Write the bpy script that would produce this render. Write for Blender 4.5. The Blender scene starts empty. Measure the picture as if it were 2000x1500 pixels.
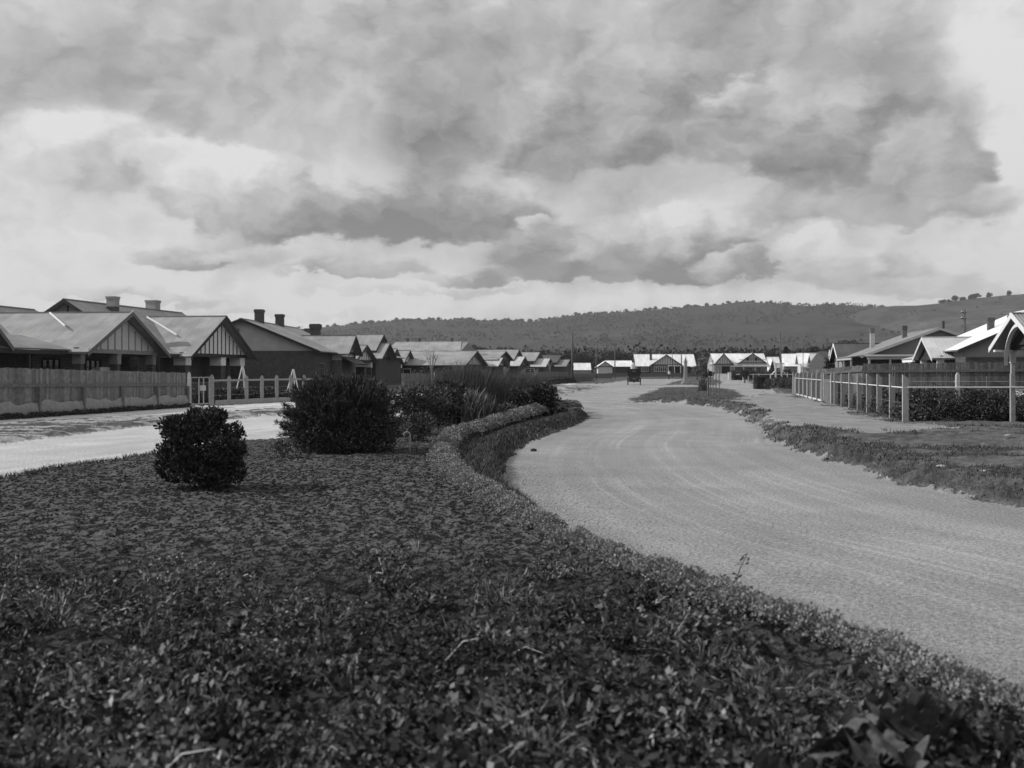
import bpy, bmesh, math, random
import numpy as np
from mathutils import Vector
random.seed(7)
RNG = np.random.default_rng(11)
SC = bpy.context.scene
COL = SC.collection
EYE, FPX, HX, HY = 1.7, 2100.0, 1000.0, 724.0

# ------------------------------------------------------------------ camera
cam_d = bpy.data.cameras.new("camera")
cam = bpy.data.objects.new("camera", cam_d); COL.objects.link(cam)
cam.location = (0, 0, EYE); cam.rotation_euler = (math.radians(90), 0, 0)
cam_d.sensor_width = 36.0; cam_d.lens = 36.0 * FPX / 2000.0
cam_d.shift_y = (HY - 750.0) / 2000.0
cam_d.clip_start = 0.1; cam_d.clip_end = 12000
cam_d.dof.use_dof = True; cam_d.dof.focus_distance = 24.0; cam_d.dof.aperture_fstop = 2.6
SC.camera = cam

# ------------------------------------------------------------------ light
SUN_AZ = math.radians(-88)      # from straight ahead, negative = left
SUN_EL = math.radians(33)
sd = bpy.data.lights.new("sun", 'SUN'); sd.energy = 3.5; sd.angle = math.radians(1.2); sd.color = (1, 1, 1)
sun = bpy.data.objects.new("sun", sd); COL.objects.link(sun)
_s = Vector((math.sin(SUN_AZ)*math.cos(SUN_EL), math.cos(SUN_AZ)*math.cos(SUN_EL), math.sin(SUN_EL)))
sun.rotation_euler = _s.to_track_quat('Z', 'Y').to_euler(); sun.location = _s*200
SC.view_settings.view_transform = 'Standard'; SC.view_settings.look = 'None'
SC.view_settings.exposure = 0.12; SC.view_settings.gamma = 1.0
SC.cycles.volume_bounces = 0; SC.cycles.max_bounces = 5
SC.cycles.diffuse_bounces = 2; SC.cycles.transparent_max_bounces = 6

world = bpy.data.worlds.new("World"); SC.world = world; world.use_nodes = True
def build_world():
    nt = world.node_tree; N = nt.nodes; L = nt.links; N.clear()
    def nd(t, **kw):
        n = N.new(t)
        for k, v in kw.items(): setattr(n, k, v)
        return n
    def val(s, v):
        if isinstance(v, (int, float)): s.default_value = v
        else: L.new(v, s)
    def M(op, a, b=0.0, c=None, clamp=False):
        n = nd('ShaderNodeMath', operation=op, use_clamp=clamp); val(n.inputs[0], a); val(n.inputs[1], b)
        if c is not None: val(n.inputs[2], c)
        return n.outputs[0]
    tc = nd('ShaderNodeTexCoord'); sep = nd('ShaderNodeSeparateXYZ'); L.new(tc.outputs['Generated'], sep.inputs[0])
    az = M('ARCTAN2', sep.outputs[0], sep.outputs[1]); el = M('ARCSINE', sep.outputs[2])
    cmb = nd('ShaderNodeCombineXYZ'); L.new(az, cmb.inputs[0]); L.new(el, cmb.inputs[1])
    def noise(scale, detail, rough, sx=1.0, sy=1.9, off=(0, 0, 0), dist=0.0):
        mp = nd('ShaderNodeMapping'); mp.inputs['Scale'].default_value = (sx, sy, 1); mp.inputs['Location'].default_value = off
        L.new(cmb.outputs[0], mp.inputs['Vector'])
        n = nd('ShaderNodeTexNoise'); n.inputs['Scale'].default_value = scale; n.inputs['Detail'].default_value = detail
        n.inputs['Roughness'].default_value = rough; n.inputs['Distortion'].default_value = dist
        L.new(mp.outputs[0], n.inputs['Vector']); return n
    den = M('ADD', sep.outputs[2], .17)
    dk = nd('ShaderNodeCombineXYZ'); L.new(M('DIVIDE', sep.outputs[0], den), dk.inputs[0]); L.new(M('DIVIDE', sep.outputs[1], den), dk.inputs[1])
    def vadd(v, o):
        n = nd('ShaderNodeVectorMath', operation='ADD'); L.new(v, n.inputs[0])
        if isinstance(o, tuple): n.inputs[1].default_value = o
        else: L.new(o, n.inputs[1])
        return n.outputs[0]
    def tn(v, scale, detail, rough, dist=0.0):
        n = nd('ShaderNodeTexNoise'); n.inputs['Scale'].default_value = scale; n.inputs['Detail'].default_value = detail
        n.inputs['Roughness'].default_value = rough; n.inputs['Distortion'].default_value = dist; L.new(v, n.inputs['Vector']); return n
    def cen(n, amp):
        v = nd('ShaderNodeVectorMath', operation='SUBTRACT'); L.new(n.outputs['Color'], v.inputs[0]); v.inputs[1].default_value = (.5, .5, .5)
        q = nd('ShaderNodeVectorMath', operation='MULTIPLY'); L.new(v.outputs[0], q.inputs[0]); q.inputs[1].default_value = amp; return q.outputs[0]
    P = vadd(vadd(cmb.outputs[0], cen(noise(7, 2, 0.5, off=(3.1, 1.7, 0)), (.06, .045, 0))), cen(noise(30, 7, 0.6, off=(1.3, 5.7, 2)), (.045, .038, 0)))
    PS = vadd(cmb.outputs[0], cen(noise(6, 5, 0.5, off=(9.1, 3.7, 0)), (.11, .07, 0)))
    def lin(v): v /= 255.0; return ((v+.055)/1.055)**2.4
    def place(px, py):
        X, Z = (px-HX)/FPX, (HY-py)/FPX; ca = math.atan2(X, 1)
        return ca, math.asin(Z/math.sqrt(1+X*X+Z*Z)), math.cos(ca)**2
    def local(vec, px, py, rx, ry):
        ca, ce, f = place(px, py)
        q = nd('ShaderNodeVectorMath', operation='SUBTRACT'); L.new(vec, q.inputs[0]); q.inputs[1].default_value = (ca, ce, 0)
        m = nd('ShaderNodeVectorMath', operation='MULTIPLY'); L.new(q.outputs[0], m.inputs[0]); m.inputs[1].default_value = (FPX/rx/f, FPX/ry, 0); return m.outputs[0]
    def ramp(x, a, b, c, d):
        mr = nd('ShaderNodeMapRange', interpolation_type='SMOOTHSTEP'); L.new(x, mr.inputs[0])
        for k, v in enumerate((a, b, c, d)): mr.inputs[k+1].default_value = v
        return mr.outputs[0]
    def mixv(a, b, f):      # a + (b-a)*f
        return M('ADD', a, M('MULTIPLY', M('SUBTRACT', b, a), f))
    n0 = tn(PS, 5, 5, .5).outputs['Fac']; n1 = tn(P, 11, 6, .52).outputs['Fac']; n2 = tn(vadd(P, (-.010, .016, 0)), 11, 6, .52).outputs['Fac']
    acc = M('ADD', M('MULTIPLY', M('SUBTRACT', n0, .5), .30), lin(186))
    # broad veils of lighter and darker cloud (px, py, rx, ry, tone, strength)
    for (px, py, rx, ry, v, k) in [(170,150,300,110,164,.7),(420,60,260,80,180,.6),(860,240,150,150,142,.8),(650,180,90,200,182,.5),(1080,120,360,90,166,.7),(1560,90,420,100,168,.75),
                                   (130,235,150,40,205,.7),(650,330,150,90,202,.7),(1050,300,200,60,176,.6),(1990,280,110,420,228,.95),(1960,40,150,120,214,.8),(100,470,260,170,214,.8),
                                   (500,590,700,80,218,.9),(1450,440,700,60,200,.6),(1500,590,800,30,220,.85),(1880,480,200,100,220,.7)]:
        ln = nd('ShaderNodeVectorMath', operation='LENGTH'); L.new(local(PS, px, py, rx, ry), ln.inputs[0])
        acc = mixv(acc, lin(v), ramp(ln.outputs['Value'], 1.45, .25, 0, k))
    # heaped clouds, far to near: crisp lit crowns fading into shaded flat bases
    H = [(1250,235,260,150,184,132,.50,.8),(1130,300,200,70,180,140,.6,.6),(1580,285,280,135,192,140,.30,.85),(1435,195,90,45,200,168,.3,.8),(1610,350,110,80,160,140,.6,.6),(1820,335,125,115,196,146,.28,.8),(1700,420,260,45,176,158,.5,.6),
         (200,330,190,95,216,190,.30,.8),(340,340,120,62,222,178,.22,.85),(470,390,180,90,220,140,.20,.92),(640,440,210,62,182,138,.40,.85),(790,430,190,66,168,128,.40,.9),(950,440,130,70,166,126,.40,.85),
         (345,505,100,34,188,148,.4,.85),(690,528,140,30,204,158,.35,.85),(530,500,170,26,216,190,.4,.7),(1110,500,160,72,176,128,.40,.9),(1045,440,50,24,206,170,.3,.8),(1300,500,190,100,214,126,.20,.95),(1160,548,330,26,140,132,.5,.8),
         (1450,528,110,44,206,142,.25,.9),(1600,505,90,44,216,176,.22,.85),(1700,530,150,50,206,164,.28,.85),(1820,555,160,36,204,176,.4,.7),(240,585,190,18,206,184,.5,.7),(820,572,220,16,208,186,.5,.7),(520,610,200,12,208,190,.5,.6)]
    for (px, py, rx, ry, vt, vb, sf, k) in H:
        lc = local(P, px, py, rx, ry); sp = nd('ShaderNodeSeparateXYZ'); L.new(lc, sp.inputs[0])
        y = M('MINIMUM', M('MULTIPLY', sp.outputs[1], 1.9), sp.outputs[1])
        r = M('SQRT', M('ADD', M('MULTIPLY', sp.outputs[0], sp.outputs[0]), M('MULTIPLY', y, y)))
        mk = ramp(r, 1+sf*.55, 1-sf*.65, 0, min(1, k+.05))
        sh = M('ADD', M('SUBTRACT', M('MULTIPLY', sp.outputs[1], .9), M('MULTIPLY', sp.outputs[0], .35)), M('MULTIPLY', M('SUBTRACT', n1, .5), 1.5))
        acc = mixv(acc, ramp(sh, -.45, 1.0, lin(vb), lin(vt)), mk)
    t = M('ADD', acc, M('MULTIPLY', M('SUBTRACT', n1, n2), .62)); t = M('ADD', t, M('MULTIPLY', M('SUBTRACT', n1, .5), .07))
    t = M('ADD', M('MULTIPLY', M('SUBTRACT', t, .46), 1.45), .495); t = M('MAXIMUM', t, .17); t = M('MINIMUM', t, .82); t = M('MULTIPLY', t, .90)
    up = nd('ShaderNodeMapRange'); L.new(el, up.inputs[0]); up.inputs[1].default_value = -.03; up.inputs[2].default_value = 0; up.inputs[3].default_value = .25; up.inputs[4].default_value = 1
    t = M('MULTIPLY', t, up.outputs[0])
    sky = nd('ShaderNodeTexSky'); sky.sky_type = 'NISHITA'; sky.sun_disc = False
    sky.sun_elevation = SUN_EL; sky.sun_rotation = SUN_AZ % (2*math.pi)
    bw = nd('ShaderNodeRGBToBW'); L.new(sky.outputs[0], bw.inputs[0])
    f = M('ADD', M('MULTIPLY', t, 9.6), M('MULTIPLY', M('MINIMUM', bw.outputs[0], 6.0), .06))
    bg = nd('ShaderNodeBackground'); L.new(f, bg.inputs['Color']); bg.inputs['Strength'].default_value = 0.1
    out = nd('ShaderNodeOutputWorld'); L.new(bg.outputs[0], out.inputs[0])
    world.cycles.sampling_method = 'MANUAL'; world.cycles.sample_map_resolution = 512
build_world()

# ------------------------------------------------------------------ helpers
def dist(py): return FPX*EYE/(py-HY)
def g(px, py):
    d = dist(py); return ((px-HX)/FPX*d, d)
def wx(px, d): return (px-HX)/FPX*d
def wz(py, d): return EYE+(HY-py)/FPX*d

def world_loc(o):
    v = Vector((0, 0, 0))
    while o is not None: v += o.location; o = o.parent
    return v
def tag(o, label=None, cat=None, group=None, kind=None):
    if label: o['label'] = label
    if cat: o['category'] = cat
    if group: o['group'] = group
    if kind: o['kind'] = kind
    return o
def thing(name, loc, label, cat, group=None):
    o = bpy.data.objects.new(name, None); COL.objects.link(o); o.location = loc; o.empty_display_size = .3
    return tag(o, label, cat, group)
def copy_tree(o, parent=None):
    c = o.copy(); COL.objects.link(c); c.parent = parent
    for ch in [x for x in CH.get(o.name, [])]:
        k = copy_tree(ch, c); CH.setdefault(c.name, []).append(k)
    return c
CH = {}
class MB:
    def __init__(s): s.v = []; s.f = []; s.m = []; s.uv = {}
    def add(s, vs, fs, mi=0, uvs=None):
        n = len(s.v); s.v += [tuple(p) for p in vs]
        for i, f in enumerate(fs):
            if uvs and uvs[i]: s.uv[len(s.f)] = uvs[i]
            s.f.append(tuple(n+k for k in f)); s.m.append(mi)
    def hexa(s, p, mi=0):      # 8 points: bottom 4, top 4
        s.add(p, [(3,2,1,0),(4,5,6,7),(0,1,5,4),(1,2,6,5),(2,3,7,6),(3,0,4,7)], mi)
    def box(s, x0, x1, y0, y1, z0, z1, mi=0, T=None):
        p = [(x0,y0,z0),(x1,y0,z0),(x1,y1,z0),(x0,y1,z0),(x0,y0,z1),(x1,y0,z1),(x1,y1,z1),(x0,y1,z1)]
        s.hexa([T(*q) for q in p] if T else p, mi)
    def cbox(s, x, y, z0, z1, w, d=None, mi=0, rz=0):
        d = d or w; c, n = math.cos(rz), math.sin(rz)
        T = lambda a, b, z: (x+a*c-b*n, y+a*n+b*c, z)
        s.box(-w/2, w/2, -d/2, d/2, z0, z1, mi, T)
    def tube(s, pts, rs, seg=6, mi=0, cap=True):
        pts = [Vector(p) for p in pts]
        if not hasattr(rs, '__len__'): rs = [rs]*len(pts)
        rings = []
        for i, p in enumerate(pts):
            t = (pts[min(i+1, len(pts)-1)]-pts[max(i-1, 0)]).normalized()
            u = t.cross(Vector((0, 1, 0)) if abs(t.y) < .9 else Vector((1, 0, 0))).normalized(); w = t.cross(u)
            rings.append([p+(u*math.cos(2*math.pi*k/seg)+w*math.sin(2*math.pi*k/seg))*rs[i] for k in range(seg)])
        vs = [q for r in rings for q in r]; fs = []
        for i in range(len(pts)-1):
            for k in range(seg):
                fs.append((i*seg+k, i*seg+(k+1) % seg, (i+1)*seg+(k+1) % seg, (i+1)*seg+k))
        if cap: fs.append(tuple(range(seg))[::-1]); fs.append(tuple((len(pts)-1)*seg+k for k in range(seg)))
        s.add(vs, fs, mi)
    def lathe(s, c, prof, seg=12, mi=0):
        s.tube([(c[0], c[1], c[2]+z) for z, r in prof], [max(r, .001) for z, r in prof], seg, mi)
    def ball(s, c, r, seg=10, mi=0, sc=(1, 1, 1)):
        n = seg//2+1; vs = []; fs = []
        for i in range(n):
            t = math.pi*(i+.02)/(n-1+.04)
            for k in range(seg):
                a = 2*math.pi*k/seg
                vs.append((c[0]+r*sc[0]*math.sin(t)*math.cos(a), c[1]+r*sc[1]*math.sin(t)*math.sin(a), c[2]+r*sc[2]*math.cos(t)))
        for i in range(n-1):
            for k in range(seg): fs.append((i*seg+k, i*seg+(k+1) % seg, (i+1)*seg+(k+1) % seg, (i+1)*seg+k))
        s.add(vs, fs, mi)
    def build(s, name, mats, parent=None, loc=None, smooth=False, fix=True):
        if not s.v: return None
        if not isinstance(mats, (list, tuple)): mats = [mats]
        off = world_loc(parent) if parent else Vector(loc or (0, 0, 0))
        me = bpy.data.meshes.new(name)
        me.from_pydata([(p[0]-off.x, p[1]-off.y, p[2]-off.z) for p in s.v], [], s.f)
        for m in mats: me.materials.append(m)
        me.polygons.foreach_set('material_index', s.m)
        if s.uv:
            uvl = me.uv_layers.new(name='UVMap')
            for fi, uvs in s.uv.items():
                for k, li in enumerate(me.polygons[fi].loop_indices): uvl.data[li].uv = uvs[k]
        if fix:
            bm = bmesh.new(); bm.from_mesh(me); bmesh.ops.recalc_face_normals(bm, faces=bm.faces); bm.to_mesh(me); bm.free()
        if smooth: me.polygons.foreach_set('use_smooth', [True]*len(me.polygons))
        o = bpy.data.objects.new(name, me); COL.objects.link(o)
        if parent: o.parent = parent; CH.setdefault(parent.name, []).append(o)
        else: o.location = off
        return o
def np_mesh(name, V, F, mat, parent=None, attrs=None, smooth=False, loc=None):
    V = np.asarray(V, dtype=np.float32).copy(); F = np.asarray(F, dtype=np.int32)
    off = world_loc(parent) if parent else Vector(loc or (0, 0, 0))
    V -= np.array([off.x, off.y, off.z], dtype=np.float32)
    me = bpy.data.meshes.new(name); k = F.shape[1]
    me.vertices.add(len(V)); me.vertices.foreach_set('co', V.ravel())
    me.loops.add(F.size); me.loops.foreach_set('vertex_index', F.ravel())
    me.polygons.add(len(F)); me.polygons.foreach_set('loop_start', np.arange(0, F.size, k, dtype=np.int32))
    try: me.polygons.foreach_set('loop_total', np.full(len(F), k, dtype=np.int32))
    except Exception: pass
    if smooth: me.polygons.foreach_set('use_smooth', np.ones(len(F), dtype=bool))
    me.update(calc_edges=True)
    for an, av in (attrs or {}).items():
        a = me.attributes.new(an, 'FLOAT', 'POINT'); a.data.foreach_set('value', np.asarray(av, dtype=np.float32))
    me.materials.append(mat)
    o = bpy.data.objects.new(name, me); COL.objects.link(o)
    if parent: o.parent = parent; CH.setdefault(parent.name, []).append(o)
    else: o.location = off
    return o

def _hash(ix, iy, seed):
    h = (ix.astype(np.int64)*374761393 + iy.astype(np.int64)*668265263 + seed*1442695041) & 0xffffffff
    h = ((h ^ (h >> 13))*1274126177) & 0xffffffff
    return ((h ^ (h >> 16)) & 0xffff)/65535.0
def vnoise(x, y, seed=0):
    ix = np.floor(x); iy = np.floor(y); fx = x-ix; fy = y-iy; ix = ix.astype(np.int64); iy = iy.astype(np.int64)
    fx = fx*fx*(3-2*fx); fy = fy*fy*(3-2*fy)
    a = _hash(ix, iy, seed); b = _hash(ix+1, iy, seed); c = _hash(ix, iy+1, seed); d = _hash(ix+1, iy+1, seed)
    return (a*(1-fx)+b*fx)*(1-fy)+(c*(1-fx)+d*fx)*fy
def fbm(x, y, seed=0, oct=4):
    s = 0; a = .5; t = 0
    for i in range(oct):
        s = s+a*vnoise(x*2**i+i*17.3, y*2**i-i*9.1, seed+i); t += a; a *= .5
    return s/t
def sdist_poly(X, Y, poly):
    P = np.array(poly, dtype=float); n = len(P); best = np.full(X.shape, 1e9); ins = np.zeros(X.shape, dtype=bool)
    for i in range(n):
        ax, ay = P[i]; bx, by = P[(i+1) % n]; dx, dy = bx-ax, by-ay
        t = np.clip(((X-ax)*dx+(Y-ay)*dy)/(dx*dx+dy*dy+1e-12), 0, 1)
        best = np.minimum(best, (X-ax-t*dx)**2+(Y-ay-t*dy)**2)
        c = ((ay > Y) != (by > Y)); 
        with np.errstate(divide='ignore', invalid='ignore'):
            xi = (bx-ax)*(Y-ay)/(by-ay+1e-30)+ax
        ins ^= (c & (X < xi))
    d = np.sqrt(best); return np.where(ins, d, -d)
def dist_line(X, Y, pts):
    best = np.full(X.shape, 1e9)
    for (ax, ay), (bx, by) in zip(pts[:-1], pts[1:]):
        dx, dy = bx-ax, by-ay; t = np.clip(((X-ax)*dx+(Y-ay)*dy)/(dx*dx+dy*dy), 0, 1)
        best = np.minimum(best, (X-ax-t*dx)**2+(Y-ay-t*dy)**2)
    return np.sqrt(best)
def sst(a, b, x):
    t = np.clip((x-a)/(b-a), 0, 1); return t*t*(3-2*t)
def smooth_line(pts, n=6):
    out = []; P = [pts[0]]+list(pts)+[pts[-1]]
    for i in range(1, len(P)-2):
        p0, p1, p2, p3 = [np.array(q, float) for q in P[i-1:i+3]]
        for k in range(n):
            t = k/n; out.append(tuple(.5*((2*p1)+(-p0+p2)*t+(2*p0-5*p1+4*p2-p3)*t*t+(-p0+3*p1-3*p2+p3)*t**3)))
    out.append(tuple(pts[-1])); return out

# ------------------------------------------------------------------ materials (all neutral greys: the plate is monochrome)
MATS = {}
def mat(name, v, rough=.9, spec=.3, var=.25, scale=4.0, bump=.0, bscale=30.0, kind=None, metal=0.0, attr=None, lo=None, coord='Object', detail=5):
    if name in MATS: return MATS[name]
    m = bpy.data.materials.new(name); m.use_nodes = True; nt = m.node_tree; N = nt.nodes; L = nt.links
    b = N['Principled BSDF']; b.inputs['Roughness'].default_value = rough; b.inputs['Specular IOR Level'].default_value = spec; b.inputs['Metallic'].default_value = metal
    tc = N.new('ShaderNodeTexCoord')
    no = N.new('ShaderNodeTexNoise'); no.inputs['Scale'].default_value = scale; no.inputs['Detail'].default_value = detail; no.inputs['Roughness'].default_value = .6
    L.new(tc.outputs[coord], no.inputs['Vector'])
    mr = N.new('ShaderNodeMapRange'); L.new(no.outputs['Fac'], mr.inputs[0]); mr.inputs[1].default_value = .28; mr.inputs[2].default_value = .72
    mr.inputs[3].default_value = v*(1-var); mr.inputs[4].default_value = v*(1+var)
    out = mr.outputs[0]
    def math_(op, a, c):
        n = N.new('ShaderNodeMath'); n.operation = op
        for i, q in enumerate((a, c)):
            if isinstance(q, (int, float)): n.inputs[i].default_value = q
            else: L.new(q, n.inputs[i])
        return n.outputs[0]
    height = None
    if kind == 'iron':          # corrugated sheets with lap joints and weathering; UV in metres
        uv = N.new('ShaderNodeUVMap'); uv.uv_map = 'UVMap'; sp = N.new('ShaderNodeSeparateXYZ'); L.new(uv.outputs[0], sp.inputs[0])
        wv = math_('SINE', math_('MULTIPLY', sp.outputs[0], 2*math.pi/.152), 0.0)
        sh = math_('FRACT', math_('MULTIPLY', sp.outputs[0], 1/.76), 0.0)
        n2 = N.new('ShaderNodeTexWhiteNoise'); n2.noise_dimensions = '2D'
        c2 = N.new('ShaderNodeCombineXYZ'); L.new(math_('FLOOR', math_('MULTIPLY', sp.outputs[0], 1/.76), 0.0), c2.inputs[0]); L.new(math_('FLOOR', math_('MULTIPLY', sp.outputs[1], 1/2.1), 0.0), c2.inputs[1])
        L.new(c2.outputs[0], n2.inputs['Vector'])
        out = math_('MULTIPLY', out, math_('ADD', math_('MULTIPLY', n2.outputs['Value'], .22), .89))
        lap = math_('LESS_THAN', sh, .045); out = math_('MULTIPLY', out, math_('SUBTRACT', 1.0, math_('MULTIPLY', lap, .22)))
        st = N.new('ShaderNodeTexNoise'); st.inputs['Scale'].default_value = 1; mp = N.new('ShaderNodeMapping'); mp.inputs['Scale'].default_value = (7, .6, 1)
        L.new(uv.outputs[0], mp.inputs[0]); L.new(mp.outputs[0], st.inputs['Vector'])
        out = math_('MULTIPLY', out, math_('ADD', math_('MULTIPLY', st.outputs['Fac'], .4), .8))
        height = math_('MULTIPLY', wv, .012)
    if kind == 'brick':
        mp = N.new('ShaderNodeMapping'); mp.inputs['Rotation'].default_value = (math.radians(90), 0, 0)
        ge = N.new('ShaderNodeNewGeometry'); sp = N.new('ShaderNodeSeparateXYZ'); L.new(tc.outputs['Object'], sp.inputs[0])
        cb = N.new('ShaderNodeCombineXYZ'); L.new(math_('ADD', sp.outputs[0], sp.outputs[1]), cb.inputs[0]); L.new(sp.outputs[2], cb.inputs[1])
        br = N.new('ShaderNodeTexBrick'); br.inputs['Scale'].default_value = 1; br.inputs['Brick Width'].default_value = .235; br.inputs['Row Height'].default_value = .086
        br.inputs['Mortar Size'].default_value = .011; br.inputs['Color1'].default_value = (.75,)*3+(1,); br.inputs['Color2'].default_value = (1.3,)*3+(1,); br.inputs['Mortar'].default_value = (2.4,)*3+(1,)
        L.new(cb.outputs[0], br.inputs['Vector']); bw = N.new('ShaderNodeRGBToBW'); L.new(br.outputs['Color'], bw.inputs[0])
        out = math_('MULTIPLY', out, bw.outputs[0])
    if kind == 'soil':          # clods as dark spots on paler soil, their shaded sides painted in
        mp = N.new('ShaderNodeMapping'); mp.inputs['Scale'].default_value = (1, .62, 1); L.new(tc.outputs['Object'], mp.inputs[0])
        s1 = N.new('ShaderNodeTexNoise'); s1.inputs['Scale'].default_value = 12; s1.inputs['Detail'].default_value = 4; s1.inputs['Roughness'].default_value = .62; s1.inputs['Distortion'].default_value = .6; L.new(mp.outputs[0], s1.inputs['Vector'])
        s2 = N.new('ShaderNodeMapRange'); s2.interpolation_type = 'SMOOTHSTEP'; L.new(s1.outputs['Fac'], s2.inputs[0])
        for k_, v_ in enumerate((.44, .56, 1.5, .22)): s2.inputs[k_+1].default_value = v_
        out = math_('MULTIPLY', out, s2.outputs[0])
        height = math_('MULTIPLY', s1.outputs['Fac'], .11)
    if kind == 'leaf':
        ge = N.new('ShaderNodeNewGeometry')
        out = math_('MULTIPLY', out, math_('ADD', math_('MULTIPLY', math_('POWER', ge.outputs['Random Per Island'], 2.6), 2.2), .35))
    if kind == 'board':
        ge = N.new('ShaderNodeNewGeometry')
        out = math_('MULTIPLY', out, math_('ADD', math_('MULTIPLY', ge.outputs['Random Per Island'], .55), .72))
    if attr:
        an = N.new('ShaderNodeAttribute'); an.attribute_name = attr
        out = math_('MULTIPLY', out, an.outputs['Fac'])
    if lo:                      # second, finer speckle (pebbles, straw, grit)
        n3 = N.new('ShaderNodeTexNoise'); n3.inputs['Scale'].default_value = lo[0]; n3.inputs['Detail'].default_value = 4; n3.inputs['Roughness'].default_value = .7
        L.new(tc.outputs[coord], n3.inputs['Vector'])
        r3 = N.new('ShaderNodeMapRange'); L.new(n3.outputs['Fac'], r3.inputs[0]); r3.inputs[1].default_value = .3; r3.inputs[2].default_value = .7; r3.inputs[3].default_value = 1-lo[1]; r3.inputs[4].default_value = 1+lo[1]
        out = math_('MULTIPLY', out, r3.outputs[0])
    L.new(out, b.inputs['Base Color'])
    if bump or height is not None:
        bp = N.new('ShaderNodeBump')
        if height is None:
            n4 = N.new('ShaderNodeTexNoise'); n4.inputs['Scale'].default_value = bscale; n4.inputs['Detail'].default_value = 5; n4.inputs['Roughness'].default_value = .65
            L.new(tc.outputs[coord], n4.inputs['Vector']); L.new(n4.outputs['Fac'], bp.inputs['Height']); bp.inputs['Distance'].default_value = bump; bp.inputs['Strength'].default_value = 1
        else:
            L.new(height, bp.inputs['Height']); bp.inputs['Distance'].default_value = 1; bp.inputs['Strength'].default_value = .8
        L.new(bp.outputs[0], b.inputs['Normal'])
    MATS[name] = m; return m

ROAD = mat('road_gravel', .315, .95, .15, .10, .7, bump=.022, bscale=48, attr='tone', lo=(26, .55), coord='Object')
PATH = mat('footpath_dirt', .26, .95, .15, .14, 1.1, bump=.03, bscale=18, attr='tone', lo=(20, .32))
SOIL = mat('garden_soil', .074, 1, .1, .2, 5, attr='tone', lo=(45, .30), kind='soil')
TURF = mat('verge_turf', .125, 1, .1, .25, 2.2, bump=.05, bscale=16, attr='tone', lo=(24, .45))
LAND = mat('land', .10, 1, .1, .3, .6, bump=.04, bscale=10, attr='tone', lo=(9, .3))
IRON_MID = mat('roof_iron_dull', .31, .55, .4, .22, .8, kind='iron')
IRON_OLD = mat('roof_iron_weathered', .25, .6, .4, .25, .8, kind='iron')
IRON_DARK = mat('roof_iron_painted', .09, .7, .3, .15, .8, kind='iron')
IRON_WHITE = mat('roof_iron_galvanised', .88, .45, .5, .06, .8, kind='iron')
IRON_LIGHT = mat('roof_iron_new', .52, .45, .5, .10, .8, kind='iron')
BRICK = mat('brick', .06, .95, .2, .2, 3, kind='brick')
BRICK_MID = mat('brick_pale', .10, .95, .2, .2, 3, kind='brick')
RENDER = mat('roughcast', .42, .95, .2, .12, 1.2, bump=.01, bscale=60)
RENDER_L = mat('roughcast_pale', .33, .95, .2, .12, 1.2, bump=.01, bscale=60)
RENDER_D = mat('roughcast_dark', .26, .95, .2, .14, 1.2, bump=.01, bscale=60)
TRIM_D = mat('trim_dark', .035, .7, .3, .2, 6)
TRIM_M = mat('trim_grey', .15, .7, .3, .2, 6)
TRIM_W = mat('trim_white', .72, .6, .3, .06, 5)
STRAP_L = mat('panel_pale', .80, .9, .2, .08, 3)
STRAP_M = mat('panel_grey', .58, .9, .2, .10, 3)
GLASS = mat('window_glass', .03, .12, .6, .2, 2)
DARKIN = mat('porch_shadow_board', .025, .95, .1, .2, 3)  # near-black colour standing for the shade inside a porch
PALING = mat('paling_timber', .19, .95, .15, .30, 7, lo=(40, .2), kind='board')
PALING_D = mat('paling_timber_dark', .15, .95, .15, .30, 7, lo=(40, .2), kind='board')
HESSIAN = mat('hessian', .30, 1, .05, .2, 5, bump=.01, bscale=60)
POSTG = mat('post_timber_grey', .30, .95, .15, .2, 9, lo=(50, .2))
POSTW = mat('post_timber_white', .62, .8, .2, .12, 9)
WIRE = mat('wire', .45, .5, .5, .1, 5)
BARK = mat('bark', .09, 1, .1, .3, 12)
LEAF = mat('leaf_dark', .052, .7, .3, .3, 5, kind='leaf')
LEAF_M = mat('leaf_mid', .075, .7, .3, .3, 5, kind='leaf')
LEAF_L = mat('leaf_pale', .15, .7, .3, .3, 5, kind='leaf')
LEAF_FAR = mat('leaf_far', .045, .9, .1, .3, .5, kind='leaf')
ALYS = mat('edging_foliage', .245, .9, .2, .3, 9, kind='board')
STRAW = mat('dead_stem', .22, .9, .2, .3, 9, kind='leaf')
STONE = mat('pillar_stone', .36, .9, .2, .15, 5, bump=.01, bscale=40)
STONE_W = mat('pale_stone', .6, .9, .2, .15, 5)
BLACK = mat('black_paint', .02, .35, .5, .2, 4)
RUBBER = mat('rubber', .03, .8, .2, .2, 9)
SPOKE = mat('spoke_paint', .12, .6, .3, .2, 4)
CANVAS = mat('hood_canvas', .035, .95, .1, .3, 8)
SKIN = mat('skin', .30, .6, .3, .08, 9)
SHIRT = mat('shirt', .62, .9, .2, .08, 9)
CLOTH = mat('dark_cloth', .035, .95, .1, .2, 9)
PAPER = mat('paper_scrap', .38, .9, .2, .1, 9)
PLATE = mat('plate_white', .25, .6, .3, .1, 9)

#@@GROUND
def gzp(px, py, z):
    d = FPX*(EYE-z)/(py-HY); return ((px-HX)/FPX*d, d)
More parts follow.
